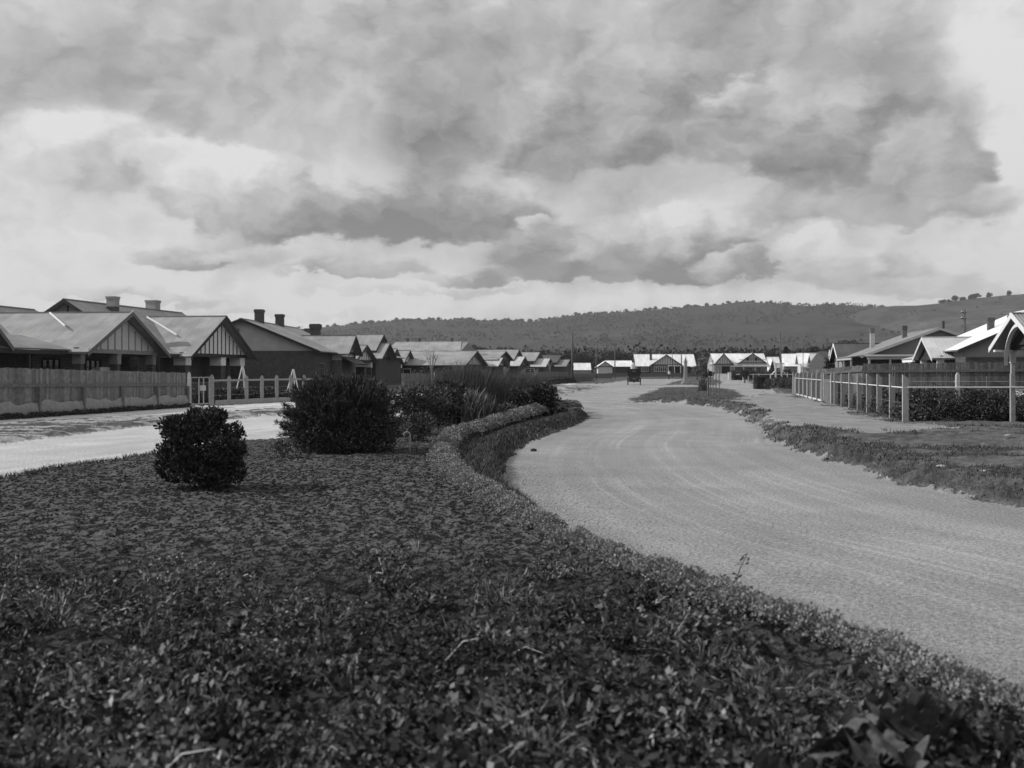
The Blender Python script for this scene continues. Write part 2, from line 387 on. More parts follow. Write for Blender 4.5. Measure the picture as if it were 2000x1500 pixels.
# ------------------------------------------------------------------ ground
bed_edge = smooth_line([g(80,922),g(200,905),g(310,888),g(450,868),g(560,858),g(680,836),g(800,815),g(900,801),g(1000,793),g(1080,793),g(1128,800),
                        g(1148,818),g(1095,842),g(1035,864),g(997,895),g(984,925),g(990,960),g(1035,1010),g(1110,1058),g(1215,1102),g(1400,1172),g(1600,1245),g(1800,1315),g(2000,1385)], 4)
BED = [(-30, 6), (-12, 13.2), g(-60, 950)] + bed_edge + [(3.6, 3.6), (4.6, 0), (5, -12), (-30, -12)]
VL = [g(-500,960),g(-300,905),g(80,858),g(300,832),g(560,810),g(800,792),g(1000,780),g(1065,775),g(1120,768),g(1168,758),
      g(1166,754),g(1130,752.6),g(1050,753.5),g(900,765),g(780,777),g(560,798),g(300,813),g(80,823),g(-300,850),g(-500,865)]
VL2 = [g(1090,750.5),g(1170,750.5),g(1225,743),g(1232,739.5),g(1160,741.5),g(1100,745)]
VC = [g(1225,781),g(1262,768),g(1290,757.5),g(1370,756.5),g(1435,761),g(1452,774),g(1420,783),g(1330,783.5),g(1255,786)]
VC2 = [g(1290,753.5),g(1312,747),g(1335,740.5),g(1400,740),g(1412,748),g(1395,753.2)]
VR = [g(1235,787),g(1330,789),g(1400,796),g(1432,806),g(1478,830),g(1500,860),g(1600,893),g(1750,938),g(1850,962),g(2000,993),g(2300,1050),(24,7),(80,4),(90,200),
      g(1700,741),g(1560,741),g(1500,742),g(1498,752),g(1500,762),g(1530,772),g(1470,775),g(1440,784),g(1330,785.5),g(1240,786)]
RPATH = [g(1415,757),g(1455,757),g(1475,762),g(1502,768),g(1548,779),g(1617,799),g(1762,842),g(1850,842),g(1840,852),g(1700,862),g(1600,851),g(1520,832),g(1470,808),g(1445,792),g(1440,784),g(1470,775),g(1440,767)]
FENCEL = [(-40,18.0),(-18.4,33.7),(-17.8,40.6),(-15.2,50.3),(-11.8,60.5),(-8,77.6),(7.8,149),(21,212)]
LOTL = FENCEL + [(21,600),(-400,600),(-400,18)]
FENCER = [(11.5,31.6),(14.8,50.3),(18.2,70),(24.5,103),(34,155),(50,230)]
LOTR = [(90,31.6)] + FENCER + [(60,600),(500,600),(500,31.6)]
EDGING = smooth_line([gzp(a, b, .17) for a, b in ((1125,797),(1060,806),(985,828),(925,846),(885,858),(866,882),(880,915),(945,968),(1065,1030),(1200,1090),(1320,1140),(1500,1205),(1640,1250),(1760,1300),(1880,1345),(2010,1400))], 6)
BANK = smooth_line([g(1132,812),g(1085,832),g(1020,850),g(975,872),g(950,900),g(955,935),g(985,975),g(1040,1020)], 6)

def ground_fields(X, Y, detail=True):
    wob = (fbm(X*1.7, Y*1.7, 3, 4)-.5)
    wfar = np.clip(Y/40, .6, 2.2)
    sb = sdist_poly(X, Y, BED)+wob*.30
    svl = sdist_poly(X, Y, VL)+wob*1.1*wfar
    svl2 = sdist_poly(X, Y, VL2)+wob*2
    svc = sdist_poly(X, Y, VC)+wob*1.2
    svc2 = sdist_poly(X, Y, VC2)+wob*1.5
    svr = sdist_poly(X, Y, VR)+wob*1.0
    srp = sdist_poly(X, Y, RPATH)+wob*1.6+(fbm(X*.5, Y*.5, 8, 3)-.5)*2.0
    srp = np.where(Y < 60, srp, srp)
    sll = sdist_poly(X, Y, LOTL); slr = sdist_poly(X, Y, LOTR)
    far = Y > 215
    zone = np.zeros(X.shape, dtype=int)      # 0 road 1 footpath 2 bed 3 verge 4 land
    h = np.zeros(X.shape)
    fp = (X < np.interp(Y, [p[1] for p in FENCEL], [p[0] for p in FENCEL])+ (2.6+Y*.012)) & (Y > 17) & (Y < 200)
    zone[fp] = 1
    hi = fbm(X*5.5, Y*5.5, 81, 4)-.5
    hi2 = fbm(X*1.8, Y*2.6, 83, 4)-.5
    for s, amp, w in ((svl, .08, .6), (svl2, .10, .7), (svc, .08, .7), (svc2, .10, .8), (svr, .20, .8)):
        k = s > 0; zone[k] = 3; h = np.maximum(h, amp*sst(0, w, s))
    pr = (srp > 0) & ((zone == 3) | (svr > -1)); zone[pr] = 1
    zone[sll > 0] = 4; zone[slr > 0] = 4; zone[far] = 4
    h = np.where((sll > 0), .05*sst(0, .5, sll), h)
    k = sb > 0; zone[k] = 2
    de = dist_line(X, Y, EDGING); db = dist_line(X, Y, BANK)
    lump = fbm(X*5, Y*5, 21, 3)
    hb = .10*sst(0, .35, sb)+.13*np.exp(-(db/.26)**2)*(.6+.8*lump)+.04*np.exp(-(de/.2)**2)
    h = np.where(k, hb, h)
    # small relief
    n1 = fbm(X*2.2, Y*2.2, 5, 4)-.5
    h = h+np.where(zone == 3, n1*.07, 0)+np.where(zone == 4, n1*.10, 0)+np.where(zone == 1, n1*.025, 0)+np.where(zone == 0, (fbm(X*.8, Y*.8, 6, 3)-.5)*.03, 0)
    tone = np.ones(X.shape)
    cutting_ = sst(1.5, .3, svr)*(svr > 0)
    if detail:
        nb = 1-np.clip(np.minimum(de/.25, db/.35), 0, 1)*1.0
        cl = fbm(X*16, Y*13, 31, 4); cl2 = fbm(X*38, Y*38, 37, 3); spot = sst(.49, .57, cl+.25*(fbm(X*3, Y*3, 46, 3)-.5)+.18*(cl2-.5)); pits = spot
        clod = ((fbm(X*7, Y*4.5, 43, 3)-.5)*.07+(fbm(X*2.5, Y*2.5, 42, 3)-.5)*.05)*np.clip(1-.7*nb, .2, 1)
        h = h+np.where(zone == 2, clod*np.clip(sb/.4, 0, 1), 0)
        h = h+np.where(zone == 3, (fbm(X*8, Y*8, 44, 3)-.5)*.06+cutting_*.10*hi, 0)
        wd = sst(10.4, 7.8, Y)  # near soil painted darker, standing for shade in the gaps between weeds
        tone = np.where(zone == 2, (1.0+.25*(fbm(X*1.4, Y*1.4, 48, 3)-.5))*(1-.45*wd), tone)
        # worn wheel streaks follow the kerb line of the island
        sc = sdist_poly(X, Y, BED)+.25*(fbm(X*.25, Y*.2, 58, 2)-.5); st = fbm(sc*1.6, Y*.05+X*.04, 51, 4); st2 = fbm(sc*6, Y*.10, 53, 3)
        rt = .97+.30*(st-.5)+.16*(st2-.5)+.26*(fbm(X*1.1, Y*.8, 56, 4)-.5)+.22*(fbm(X*.45, Y*.3, 55, 3)-.5)+.25*hi*sst(2.5, 0, -sb)
        lines = fbm(sc*13, Y*.12, 57, 2); rt = rt+.24*sst(.60, .85, lines)*sst(.3, 1.5, -sb)*sst(.42, .6, fbm(X*.35, Y*.25, 59, 3))
        edge = np.clip(-sb/1.6, 0, 1); rt *= .86+.14*edge
        left = X < np.interp(Y, [0, 25, 60, 80, 130], [-3.5, -2, -1, 3, 5])
        left = sst(.4, -.4, X-np.interp(Y, [0, 20, 42, 60, 80, 130], [-5, -4, -1, -.5, 2, 4]))
        rt = rt*(1+left*.70)
        tone = np.where(zone == 0, rt, tone)
        lp = sst(0, 3, np.interp(Y, [20, 60, 150], [-6, -2, 12])-X)
        pg = sst(.1, -.9, srp-1.4*hi2)*(lp < .5)
        tone = np.where(zone == 1, (.95+.5*(fbm(X*2, Y*1.2, 61, 4)-.4)+.35*hi)*(1+lp*1.4)*(1-.25*pg), tone)
        bare = sst(.47, .66, fbm(X*.55, Y*1.0, 65, 4)); cutting = sst(1.3, .2, svr)*(svr > 0)
        gr = .52+.5*hi+.3*hi2                                    # grassy tone, then worn dirt mixed in
        dirtR = np.clip(.95*sst(.36, .56, fbm(X*.55, Y*1.0, 65, 4)+.35*hi+.25*hi2)*(1-.85*cutting)+sst(-1.6, .1, srp+2.2*hi2), 0, 1)
        tv = gr*(1-dirtR)+(.98+1.1*hi+.5*hi2)*dirtR
        dl = sst(.44, .56, fbm(X*.9, Y*2.2, 69, 4)+.3*hi)
        tv = np.where(svl > 0, (.75+.8*hi)*(1-dl)+(2.9+1.2*hi)*dl, tv)
        tv = np.where(svc > 0, .72+.55*hi+.4*hi2, tv)
        sm = np.maximum.reduce([svl, svc, svr, svl2, svc2]); ed = sst(.32, .02, sm+.5*hi)*np.where(svr > 0, .75, 1)
        tv = tv*(1-ed)+np.where(svl > 0, 2.4, 1.45)*ed
        tone = np.where(zone == 3, tv, tone)
        tone = np.where(zone == 4, .8+.8*(fbm(X*.4, Y*.4, 71, 4)-.5), tone)
    # land climbs gently towards the foothills
    h = h+np.clip(Y-430, 0, 4000)*.012
    return zone, h, tone, sb, svr, svl
def build_ground():
    rows = []; y = 2080.0
    while y > 727.2:
        rows.append(dist(y)); y -= 2.0 if y > 1000 else (1.6 if y > 860 else 1.0 if y > 760 else .5)
    rows += [1300, 1600, 2100, 3000, 4200]
    rows = np.array(rows)
    core = np.linspace(-.56, .56, 900); ext = np.array([.6,.66,.74,.85,1,1.2,1.5,2,3,5])
    cols = np.concatenate([-ext[::-1], core, ext])
    R, C = np.meshgrid(rows, cols, indexing='ij'); X = R*C; Y = R
    zone, h, tone, sb, svr, svl = ground_fields(X, Y)
    V = np.stack([X, Y, h], -1).reshape(-1, 3); nr, nc = R.shape
    i = np.arange(nr-1)[:, None]*nc+np.arange(nc-1)[None, :]
    F = np.stack([i, i+1, i+nc+1, i+nc], -1).reshape(-1, 4)
    zf = zone[:-1, :-1].reshape(-1)
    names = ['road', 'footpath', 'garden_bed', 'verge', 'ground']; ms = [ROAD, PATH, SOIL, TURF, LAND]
    lab = ['pale gravel road sweeping round the garden island', 'worn pale dirt footpath along the front fences', 'dark dug soil of the garden island in the foreground',
           'rough grass and dirt verge beside the road', 'open ground of the house lots and the plain beyond']
    tf = tone.reshape(-1); zv = zone.reshape(-1); dflt = [.95, .85, .9, 1.2, .9]
    for z in range(5):
        sel = F[zf == z]; u, inv = np.unique(sel.ravel(), return_inverse=True)
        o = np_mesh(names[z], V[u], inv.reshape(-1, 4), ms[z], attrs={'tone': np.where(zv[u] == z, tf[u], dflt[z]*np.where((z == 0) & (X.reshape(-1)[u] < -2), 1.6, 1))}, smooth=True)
        tag(o, lab[z], names[z].replace('_', ' '), kind='structure')
    # ground behind and beside the viewpoint
    mb = MB(); mb.box(-4000, 4000, -400, 1.8, -.6, -.05); mb.box(-60, 60, 1.8, 3.2, -.5, -.06)
    o = mb.build('ground', mat('land_plain', .10, 1, .1, .3, .5)); tag(o, 'open ground behind the garden island', 'ground', kind='structure')
build_ground()
def gh(X, Y):
    X = np.atleast_1d(np.asarray(X, float)); Y = np.atleast_1d(np.asarray(Y, float))
    return ground_fields(X, Y)[1]
def gz(x, y): return float(gh(x, y)[0])

# ------------------------------------------------------------------ hills
HV = []
def build_hills():
    main = ([-200,200,520,640,700,740,800,870,940,1000,1040,1060,1120,1200,1270,1340,1400,1450,1510,1560,1640,1700,1800,2000,2300],
            [690,668,652,641,637,633,629,627,628,630,631,627,618,613,608,602,598,591,595,600,598,603,606,610,612])
    right = ([1450,1540,1600,1650,1700,1750,1790,1830,1860,1920,1960,2000,2100,2400],
             [716,676,650,622,605,600,600,596,591,584,580,577,572,566])
    def hill(name, prof, D0, D1, rng, v, label, seed, ny=150):
        nx = 520; t = np.linspace(0, 1, ny); px = np.linspace(rng[0], rng[1], nx)
        T, PX = np.meshgrid(t, px, indexing='ij')
        D = D0+(D1-D0)*1.25*T; X = (PX-HX)/FPX*D1*(.55+.45*T/.8)
        pxx = HX+X/D1*FPX
        zr = (HY-np.interp(pxx, prof[0], prof[1]))/FPX*D1
        s = T/.8; spur = fbm(X/210+seed, D/500, seed, 4)
        up = np.where(s < 1, sst(0, 1, s)**.9*(.55+.45*s)*(1-.22*(1-s)*s*4*(spur)), 1-(s-1)*1.8)
        Z = zr*up+(fbm(X/60, D/60, seed+5, 4)-.5)*8*np.clip(s, 0, 1)*np.clip(2.2*(1-s), 0.12, 1)+5
        Z = np.where(T < .03, -3, Z)
        tone = 1+1.0*(fbm(X/150, D/190, seed+9, 5)-.5)+.8*(fbm(X/28, D/40, seed+13, 3)-.5)
        tone = tone*(1-.35*sst(.5, .9, s)*(name == 'hill'))
        V = np.stack([X, D, Z], -1).reshape(-1, 3); i = np.arange(ny-1)[:, None]*nx+np.arange(nx-1)[None, :]
        F = np.stack([i, i+1, i+nx+1, i+nx], -1).reshape(-1, 4)
        m = mat('hill_scrub_%d' % seed, v, 1, .05, .25, .02, attr='tone', lo=(.09, .4))
        o = np_mesh(name, V, F, m, attrs={'tone': tone.ravel()}, smooth=True); tag(o, label, 'hill', kind='structure'); HV.append((V.reshape(ny, nx, 3), s))
    hill('hill', main, 900, 3000, (-1400, 3400), .050, 'long dark scrub covered range behind the suburb', 3)
    hill('hill', right, 900, 2300, (1300, 3200), .098, 'paler grassy hill rising at the right behind the houses', 17)
    return main, right
HM, HR_ = build_hills()

#@@HOUSES
# ------------------------------------------------------------------ houses
class Frame:
    """local frame: a runs along the street away from the viewpoint, b towards the street"""
    def __init__(s, ox, oy, th, side):
        s.ox, s.oy = ox, oy; s.u = (math.sin(th), math.cos(th))
        s.v = (math.cos(th)*side, -math.sin(th)*side)
    def __call__(s, a, b, z): return (s.ox+a*s.u[0]+b*s.v[0], s.oy+a*s.u[1]+b*s.v[1], z)
    def c(s, x, y):
        dx, dy = x-s.ox, y-s.oy; return dx*s.u[0]+dy*s.u[1], dx*s.v[0]+dy*s.v[1]
def slab(mb, T, p, th, mi=0):
    """p = 4 local points of the top face (ridge0, ridge1, eave1, eave0); UV in metres, u along the ridge"""
    W = [Vector(T(*q)) for q in p]
    n = (W[1]-W[0]).cross(W[3]-W[0]).normalized()
    if n.z < 0: n = -n
    B = [w-n*th for w in W]
    L = (W[1]-W[0]).length; S = (W[3]-W[0]).length; k = random.random()*5
    uv = [(k, 0), (k+L, 0), (k+L, S), (k, S)]
    mb.add([tuple(w) for w in W]+[tuple(q) for q in B], [(0,1,2,3),(7,6,5,4),(0,4,5,1),(1,5,6,2),(2,6,7,3),(3,7,4,0)], mi, [uv, uv, None, None, None, None])
def chimney(root, T, a, b, z0, z1, w, d, cap='band', m0=None, m1=None):
    mb = MB(); B = lambda w_, d_, q0, q1, mi: mb.box(a-w_/2, a+w_/2, b-d_/2, b+d_/2, q0, q1, mi, T)
    h = z1-z0
    if cap == 'white':
        B(w*.93, d*.93, z0, z1-h*.42, 0); B(w*.96, d*.96, z1-h*.42, z1-.22, 1); B(w*1.03, d*1.03, z1-.22, z1-.1, 1); B(w*1.1, d*1.1, z1-.1, z1, 1)
    elif cap == 'flare':
        B(w*.8, d*.8, z0, z1-.55, 0); B(w*.9, d*.9, z1-.55, z1-.4, 0); B(w*1.0, d*1.0, z1-.4, z1-.08, 0); B(w*.9, d*.9, z1-.08, z1, 0)
    elif cap == 'plain':
        B(w*.95, d*.95, z0, z1-.5, 1); B(w, d, z1-.5, z1, 0)
    else:
        B(w*.9, d*.9, z0, z1-.3, 0); B(w, d, z1-.3, z1-.16, 0); B(w*1.08, d*1.08, z1-.16, z1-.06, 0); B(w*.94, d*.94, z1-.06, z1, 0)
    mb.build('chimney', [m0 or BRICK, m1 or STRAP_L], root)
def window(root, T, axis, a0, a1, at, z0, z1, out, n=3, fm=None, sash=True):
    """window lying in the wall plane; axis 'a' or 'b' is the direction it runs along"""
    fm = fm or TRIM_W; mb = MB()
    def bx(p0, p1, q0, q1, d0, d1, M=mb, mi=0):
        d0, d1 = at+out*d0, at+out*d1; d0, d1 = min(d0, d1), max(d0, d1)
        if axis == 'a': M.box(p0, p1, d0, d1, q0, q1, mi, T)
        else: M.box(d0, d1, p0, p1, q0, q1, mi, T)
    t = .09
    bx(a0, a1, z1-t, z1, .0, .09); bx(a0-.06, a1+.06, z0, z0+t, .0, .14)
    for k in range(n+1):
        p = a0+(a1-a0)*k/n; p0 = min(max(p-t/2, a0), a1-t); bx(p0, p0+t, z0+t, z1-t, .0, .085)
    if sash: bx(a0, a1, z0+(z1-z0)*.66, z0+(z1-z0)*.66+.05, .0, .07)
    o = mb.build('window', fm, root)
    mp = MB(); bx(a0+.02, a1-.02, z0+.02, z1-.02, .004, .03, mp); mp.build('pane', GLASS, o)
def block(root, T, a0, a1, b0, b1, he, hr, ridge='a', ov=.5, go=.55, wall=BRICK, upper=None, zb=None, roof=IRON_MID, ends=(1, 1), open_=False,
          barge=TRIM_D, panel=None, batten=TRIM_D, nb=9, zs=0, pil=None, pilw=.42, piltop=STRAP_L, ridge_at=.5, panel_ends=(0, 1), beam=True, cut=(0, 0), low=None):
    """gabled block. ridge 'a' = along the street, 'b' = towards the street (gable faces the street)"""
    if ridge == 'a': S = T; s0, s1, t0, t1 = a0, a1, b0, b1
    else: S = lambda p, q, z: T(q, p, z); s0, s1, t0, t1 = b0, b1, a0, a1
    # s = along ridge, t = across
    tm = t0+(t1-t0)*ridge_at; th = .09
    upper = upper or wall; zb = he-.05 if zb is None else zb
    if not open_:
        mb = MB(); mb.box(s0, s1, t0, t1, zs, zb, 0, S)
        if zb < he: mb.box(s0+.003, s1-.003, t0+.003, t1-.003, zb, he, 1, S)
        e = th+.03
        P = [(t0+.003, he), (tm, hr-e), (t1-.003, he)]
        vs = [S(s0+.004, t, z) for t, z in P]+[S(s1-.004, t, z) for t, z in P]
        mb.add(vs, [(0,1,2),(5,4,3),(0,3,4,1),(1,4,5,2),(2,5,3,0)], 1)
        mb.build('wall', [wall, upper], root)
    else:
        mb = MB(); pw = pilw; zt = he-.25
        zl = low if low is not None else .75
        xs = [s1-pw, s0] if s1-s0 > 2.4 else [s1-pw]
        for i, x in enumerate(xs[:1]):
            for y in (pil or (t0, t1-pw)):
                mb = MB(); mb.box(x, x+pw, y, y+pw, zs, zt-.62, 0, S); mb.box(x-.04, x+pw+.04, y-.04, y+pw+.04, zt-.62, zt-.08, 1, S); mb.box(x-.07, x+pw+.07, y-.07, y+pw+.07, zt-.08, zt, 1, S)
                mb.build('pillar', [wall, piltop], root)
        m2 = MB(); m2.box(s1-pw+.06, s1-.06, t0+pw, t1-pw, zs, zl, 0, S); m2.box(s1-pw+.02, s1-.02, t0+pw, t1-pw, zl, zl+.08, 1, S); m2.build('low_wall', [wall, TRIM_M], root)
        m3 = MB(); m3.box(s1-.32, s1-.08, t0-.1, t1+.1, zt+.003, he+.02, 0, S); m3.box(s0, s1-.32, t0+.02, t0+.18, zt+.004, he, 0, S); m3.box(s0, s1-.32, t1-.18, t1-.02, zt+.004, he, 0, S)
        m3.build('beam', TRIM_D, root)
    # roof
    r = MB(); ga, gb = s0-(go if ends[0] else 0), s1+(go if ends[1] else 0)
    sl0 = (hr-he)/(tm-t0); sl1 = (hr-he)/(t1-tm); zo0 = he-sl0*ov; zo1 = he-sl1*ov
    c0, c1 = cut        # hip-like clipping of the ridge ends
    slab(r, S, [(ga+c0, tm, hr), (gb-c1, tm, hr), (gb, t1+ov, zo1), (ga, t1+ov, zo1)], th)
    slab(r, S, [(ga+c0, tm, hr+.001), (gb-c1, tm, hr+.001), (gb, t0-ov, zo0), (ga, t0-ov, zo0)], th)
    ro = r.build('roof', [roof], root)
    rc = MB(); rc.box(ga+c0-.02, gb-c1+.02, tm-.11, tm+.11, hr-.02, hr+.045, 0, S); rc.build('ridge_cap', roof, ro)
    for q0, q1, zz in ((t1+ov-.02, t1+ov+.10, zo1), (t0-ov-.10, t0-ov+.02, zo0)):
        gt = MB(); gt.box(ga, gb, q0, q1, zz-.11, zz-.02, 0, S); gt.build('gutter', TRIM_M if barge is not TRIM_W else TRIM_W, ro)
    # barge boards
    for k, (s, e) in enumerate(((ga, ends[0]), (gb, ends[1]))):
        if not e or (c0 if k == 0 else c1): continue
        bb = MB(); q0, q1 = (s-.045, s-.003) if k == 0 else (s+.003, s+.045)
        for (tt, zz) in ((t0-ov-.06, zo0-sl0*.06), (t1+ov+.06, zo1-sl1*.06)):
            pts = []
            for q in (q0, q1): pts += [S(q, tm, hr+.03), S(q, tt, zz+.03), S(q, tt, zz-.22), S(q, tm, hr-.22)]
            bb.add(pts, [(0,1,2,3),(7,6,5,4),(0,4,5,1),(1,5,6,2),(2,6,7,3),(3,7,4,0)])
        bb.build('bargeboard', barge, root)
        if panel is not None and panel_ends[k]:
            pm = MB(); w0 = (s0 if k == 0 else s1); dr = -1 if k == 0 else 1; d0 = w0+dr*.012; d1 = w0+dr*.05
            lo_ = he-.02; top = hr-.2; P = [(t0-.05, lo_), (tm, top-.02), (t1+.05, lo_)]
            vs = [S(d0, t, z) for t, z in P]+[S(d1, t, z) for t, z in P]
            pm.add(vs, [(0,1,2),(5,4,3),(0,3,4,1),(1,4,5,2),(2,5,3,0)], 0)
            for i in range(nb):
                t = t0+(t1-t0)*(i+.5)/nb; zt_ = hr-.25-(sl0*(tm-t) if t < tm else sl1*(t-tm))
                if zt_ < lo_+.1: continue
                pm.box(min(d1, d1+dr*.03), max(d1, d1+dr*.03), t-.06, t+.06, lo_, zt_, 1, S)
            if beam: pm.box(min(d1, d1+dr*.05), max(d1, d1+dr*.05), t0-.1, t1+.1, lo_-.24, lo_, 1, S)
            pm.build('gable_panel', [panel, batten], root)
    return ro
def lean(root, T, a0, a1, b0, b1, zl, zh, toward='b', roof=IRON_OLD, posts=(), wallmat=None, postm=TRIM_M, z0=0, beam=True):
    """lean-to verandah; low edge at +b ('b'), -b ('-b') or -a ('-a')"""
    r = MB()
    if toward == 'b': slab(r, T, [(a0, b0, zh), (a1, b0, zh), (a1, b1, zl), (a0, b1, zl)], .07)
    elif toward == '-b': slab(r, T, [(a0, b1, zh), (a1, b1, zh), (a1, b0, zl), (a0, b0, zl)], .07)
    else: slab(r, T, [(a1, b0, zh), (a1, b1, zh), (a0, b1, zl), (a0, b0, zl)], .07)
    r.build('verandah_roof', roof, root)
    if beam:
        f = MB()
        if toward == 'b': f.box(a0, a1, b1-.18, b1-.06, zl-.28, zl-.085, 0, T)
        elif toward == '-b': f.box(a0, a1, b0+.06, b0+.18, zl-.28, zl-.085, 0, T)
        else: f.box(a0+.06, a0+.18, b0, b1, zl-.28, zl-.085, 0, T)
        f.build('fascia', postm, root)
    for (a, b) in posts:
        p = MB(); p.box(a-.08, a+.08, b-.08, b+.08, z0, zl-.1, 0, T); p.build('post', postm, root)
def new_house(px, D, th, side, label, cat='house', group='bungalows along the street', z=0, back=.7):
    x = wx(px, D)-side*back; T = Frame(x, D, th, side); root = thing('bungalow', (x, D, z), label, cat, group)
    return root, T
L_, R_ = 1, -1

# --- left side of the street, nearest first
root, T = new_house(182, 58.6, .09, L_, 'nearest bungalow on the left with plain grey boarded gable above the paling fence')
block(root, T, -11, 11.5, -15.5, -3.3, 2.95, 5.75, 'a', wall=BRICK, upper=BRICK, roof=IRON_OLD, panel=RENDER_D, panel_ends=(0, 0))
block(root, T, 0, 9.8, -8.5, 0, 2.95, 5.15, 'b', ends=(0, 1), open_=True, wall=BRICK, piltop=RENDER_D, barge=TRIM_M, panel=STRAP_M, batten=mat('batten_grey', .26), nb=11, pil=(0.0, 4.4, 9.3), roof=IRON_MID, go=.7, low=1.0)
b_ = MB(); b_.box(.3, 9.5, -3.2, -2.9, 0, 2.9, 0, T); b_.build('porch_wall', BRICK_MID, root)
window(root, T, 'a', 1.2, 3.2, -2.9, .9, 2.4, 1, 3, TRIM_D); window(root, T, 'a', 6.2, 8.2, -2.9, .9, 2.4, 1, 3, TRIM_D)
lean(root, T, -8, -.06, -3.3, -.4, 2.85, 3.65, 'b', IRON_OLD, [(-7.8, -.6), (-4.2, -.6)], postm=TRIM_D)
block(root, T, -11.4, -6.6, -4.5, -.9, 3.25, 5.0, 'b', ends=(0, 1), barge=TRIM_M, panel=STRAP_M, nb=6, wall=BRICK, roof=IRON_OLD)
b_ = MB(); b_.box(3.2, 5.4, -.8, -.45, .9, 1.9, 0, T); b_.build('porch_screen', RENDER, root)
fl = MB(); fl.tube([(wx(97, 63.5), 63.5, wz(612, 63.5)+.03), (wx(127, 61), 61, wz(640, 61)+.1)], .06, 4); fl.build('valley_flashing', TRIM_W, root)
fl = MB(); fl.tube([T(-.5, .76, 2.86), T(4.88, .76, 5.24)], .055, 4); fl.build('verge_capping', TRIM_W, root)

root, T = new_house(372, 74.0, .15, L_, 'left bungalow with bold white and dark striped gable and two white topped chimneys', back=.42)
block(root, T, -3.6, 12.4, -11.4, -1.5, 3.35, 6.42, 'a', wall=BRICK, upper=RENDER_D, roof=IRON_MID, panel=RENDER_D, panel_ends=(1, 0), nb=1)
block(root, T, 0, 10.6, -8.2, 0, 2.95, 5.72, 'b', ends=(0, 1), open_=True, wall=BRICK, piltop=STRAP_L, barge=TRIM_D, panel=STRAP_L, batten=TRIM_D, nb=15, pil=(.15, 6.0, 9.6), pilw=.8, roof=IRON_MID, go=.75, low=.8)
b_ = MB(); b_.box(.3, 10.3, -2.6, -2.3, 0, 2.9, 0, T); b_.build('porch_wall', BRICK, root)
window(root, T, 'a', 2.0, 3.4, -2.3, .8, 2.5, 1, 2, TRIM_M); window(root, T, 'a', 5.2, 7.6, -2.3, .8, 2.5, 1, 4, TRIM_M)
d_ = MB(); d_.box(4.0, 4.9, -2.28, -2.22, .1, 2.3, 0, T); do = d_.build('door', TRIM_M, root); d_ = MB(); d_.box(4.2, 4.7, -2.21, -2.19, 1.2, 2.1, 0, T); d_.build('door_pane', STRAP_L, do)
chimney(root, T, .6, -5.6, 5.2, 6.9, .68, .66, 'white', m1=RENDER_L); chimney(root, T, 9.2, -7.0, 5.2, 7.2, .85, .85, 'white', m1=RENDER_L)
fl = MB(); fl.tube([(wx(287, 79), 79, wz(620, 79)+.03), (wx(345, 76.3), 76.3, wz(657, 76.3)+.1)], .07, 4); fl.build('valley_flashing', TRIM_W, root)
lean(root, T, -3.4, -.1, -1.8, -.1, 2.85, 3.3, 'b', IRON_OLD, [(-3.2, -.3)], postm=TRIM_D)

root, T = new_house(616, 94.0, .035, L_, 'left bungalow with long roughcast and brick side wall and two slim dark chimneys', back=0)
block(root, T, 0, 19.5, -12.9, 0, 3.62, 6.25, 'a', wall=BRICK, zb=3.45, upper=RENDER, roof=IRON_MID, barge=TRIM_D)
b_ = MB(); b_.box(-.03, -.005, -6.9, -6.7, 4.7, 5.4, 0, T); b_.build('vent', TRIM_M, root)
block(root, T, 7.2, 13.4, -6.5, .9, 3.55, 5.1, 'b', ends=(0, 1), open_=False, wall=BRICK_MID, zb=2.7, upper=STRAP_M, panel=STRAP_M, nb=1, roof=IRON_MID, go=.8, barge=TRIM_D)
lean(root, T, 7.0, 13.0, .95, 2.3, 2.35, 3.05, 'b', IRON_DARK, [(7.2, 2.15), (12.8, 2.15)], postm=TRIM_M)
chimney(root, T, 5.0, -6.3, 5.6, 7.35, .85, .8); chimney(root, T, 12.5, -6.3, 5.6, 7.3, .85, .8); chimney(root, T, 16.5, -3.6, 4.8, 6.5, 1.2, 1.1, 'flare')
window(root, T, 'a', 1.2, 3.4, 0, .9, 2.4, 1, 3, TRIM_M); window(root, T, 'a', 15, 17.5, 0, .9, 2.4, 1, 3, TRIM_M)

root, T = new_house(700, 117.0, .10, L_, 'left bungalow with low striped gable and wide verandah just above the big bush')
block(root, T, -.5, 15, -14.0, -2.0, 3.5, 6.25, 'a', wall=BRICK, upper=RENDER_D, roof=IRON_MID)
block(root, T, 0, 9.6, -8.0, 0, 2.95, 4.6, 'b', ends=(0, 1), open_=True, wall=BRICK, panel=STRAP_L, nb=11, roof=IRON_MID, pil=(.1, 8.9), pilw=.6)
lean(root, T, -10, -.1, -2.4, -.2, 2.9, 3.9, 'b', IRON_MID, [(-9.7, -.4), (-5, -.4), (-.6, -.4)], postm=TRIM_M)
b_ = MB(); b_.box(-10, -.6, -14, -2.45, 0, 3.3, 0, T); b_.build('side_wing', BRICK, root)
chimney(root, T, 6, -6.5, 5.3, 6.55, 1.1, 1.0, 'flare')

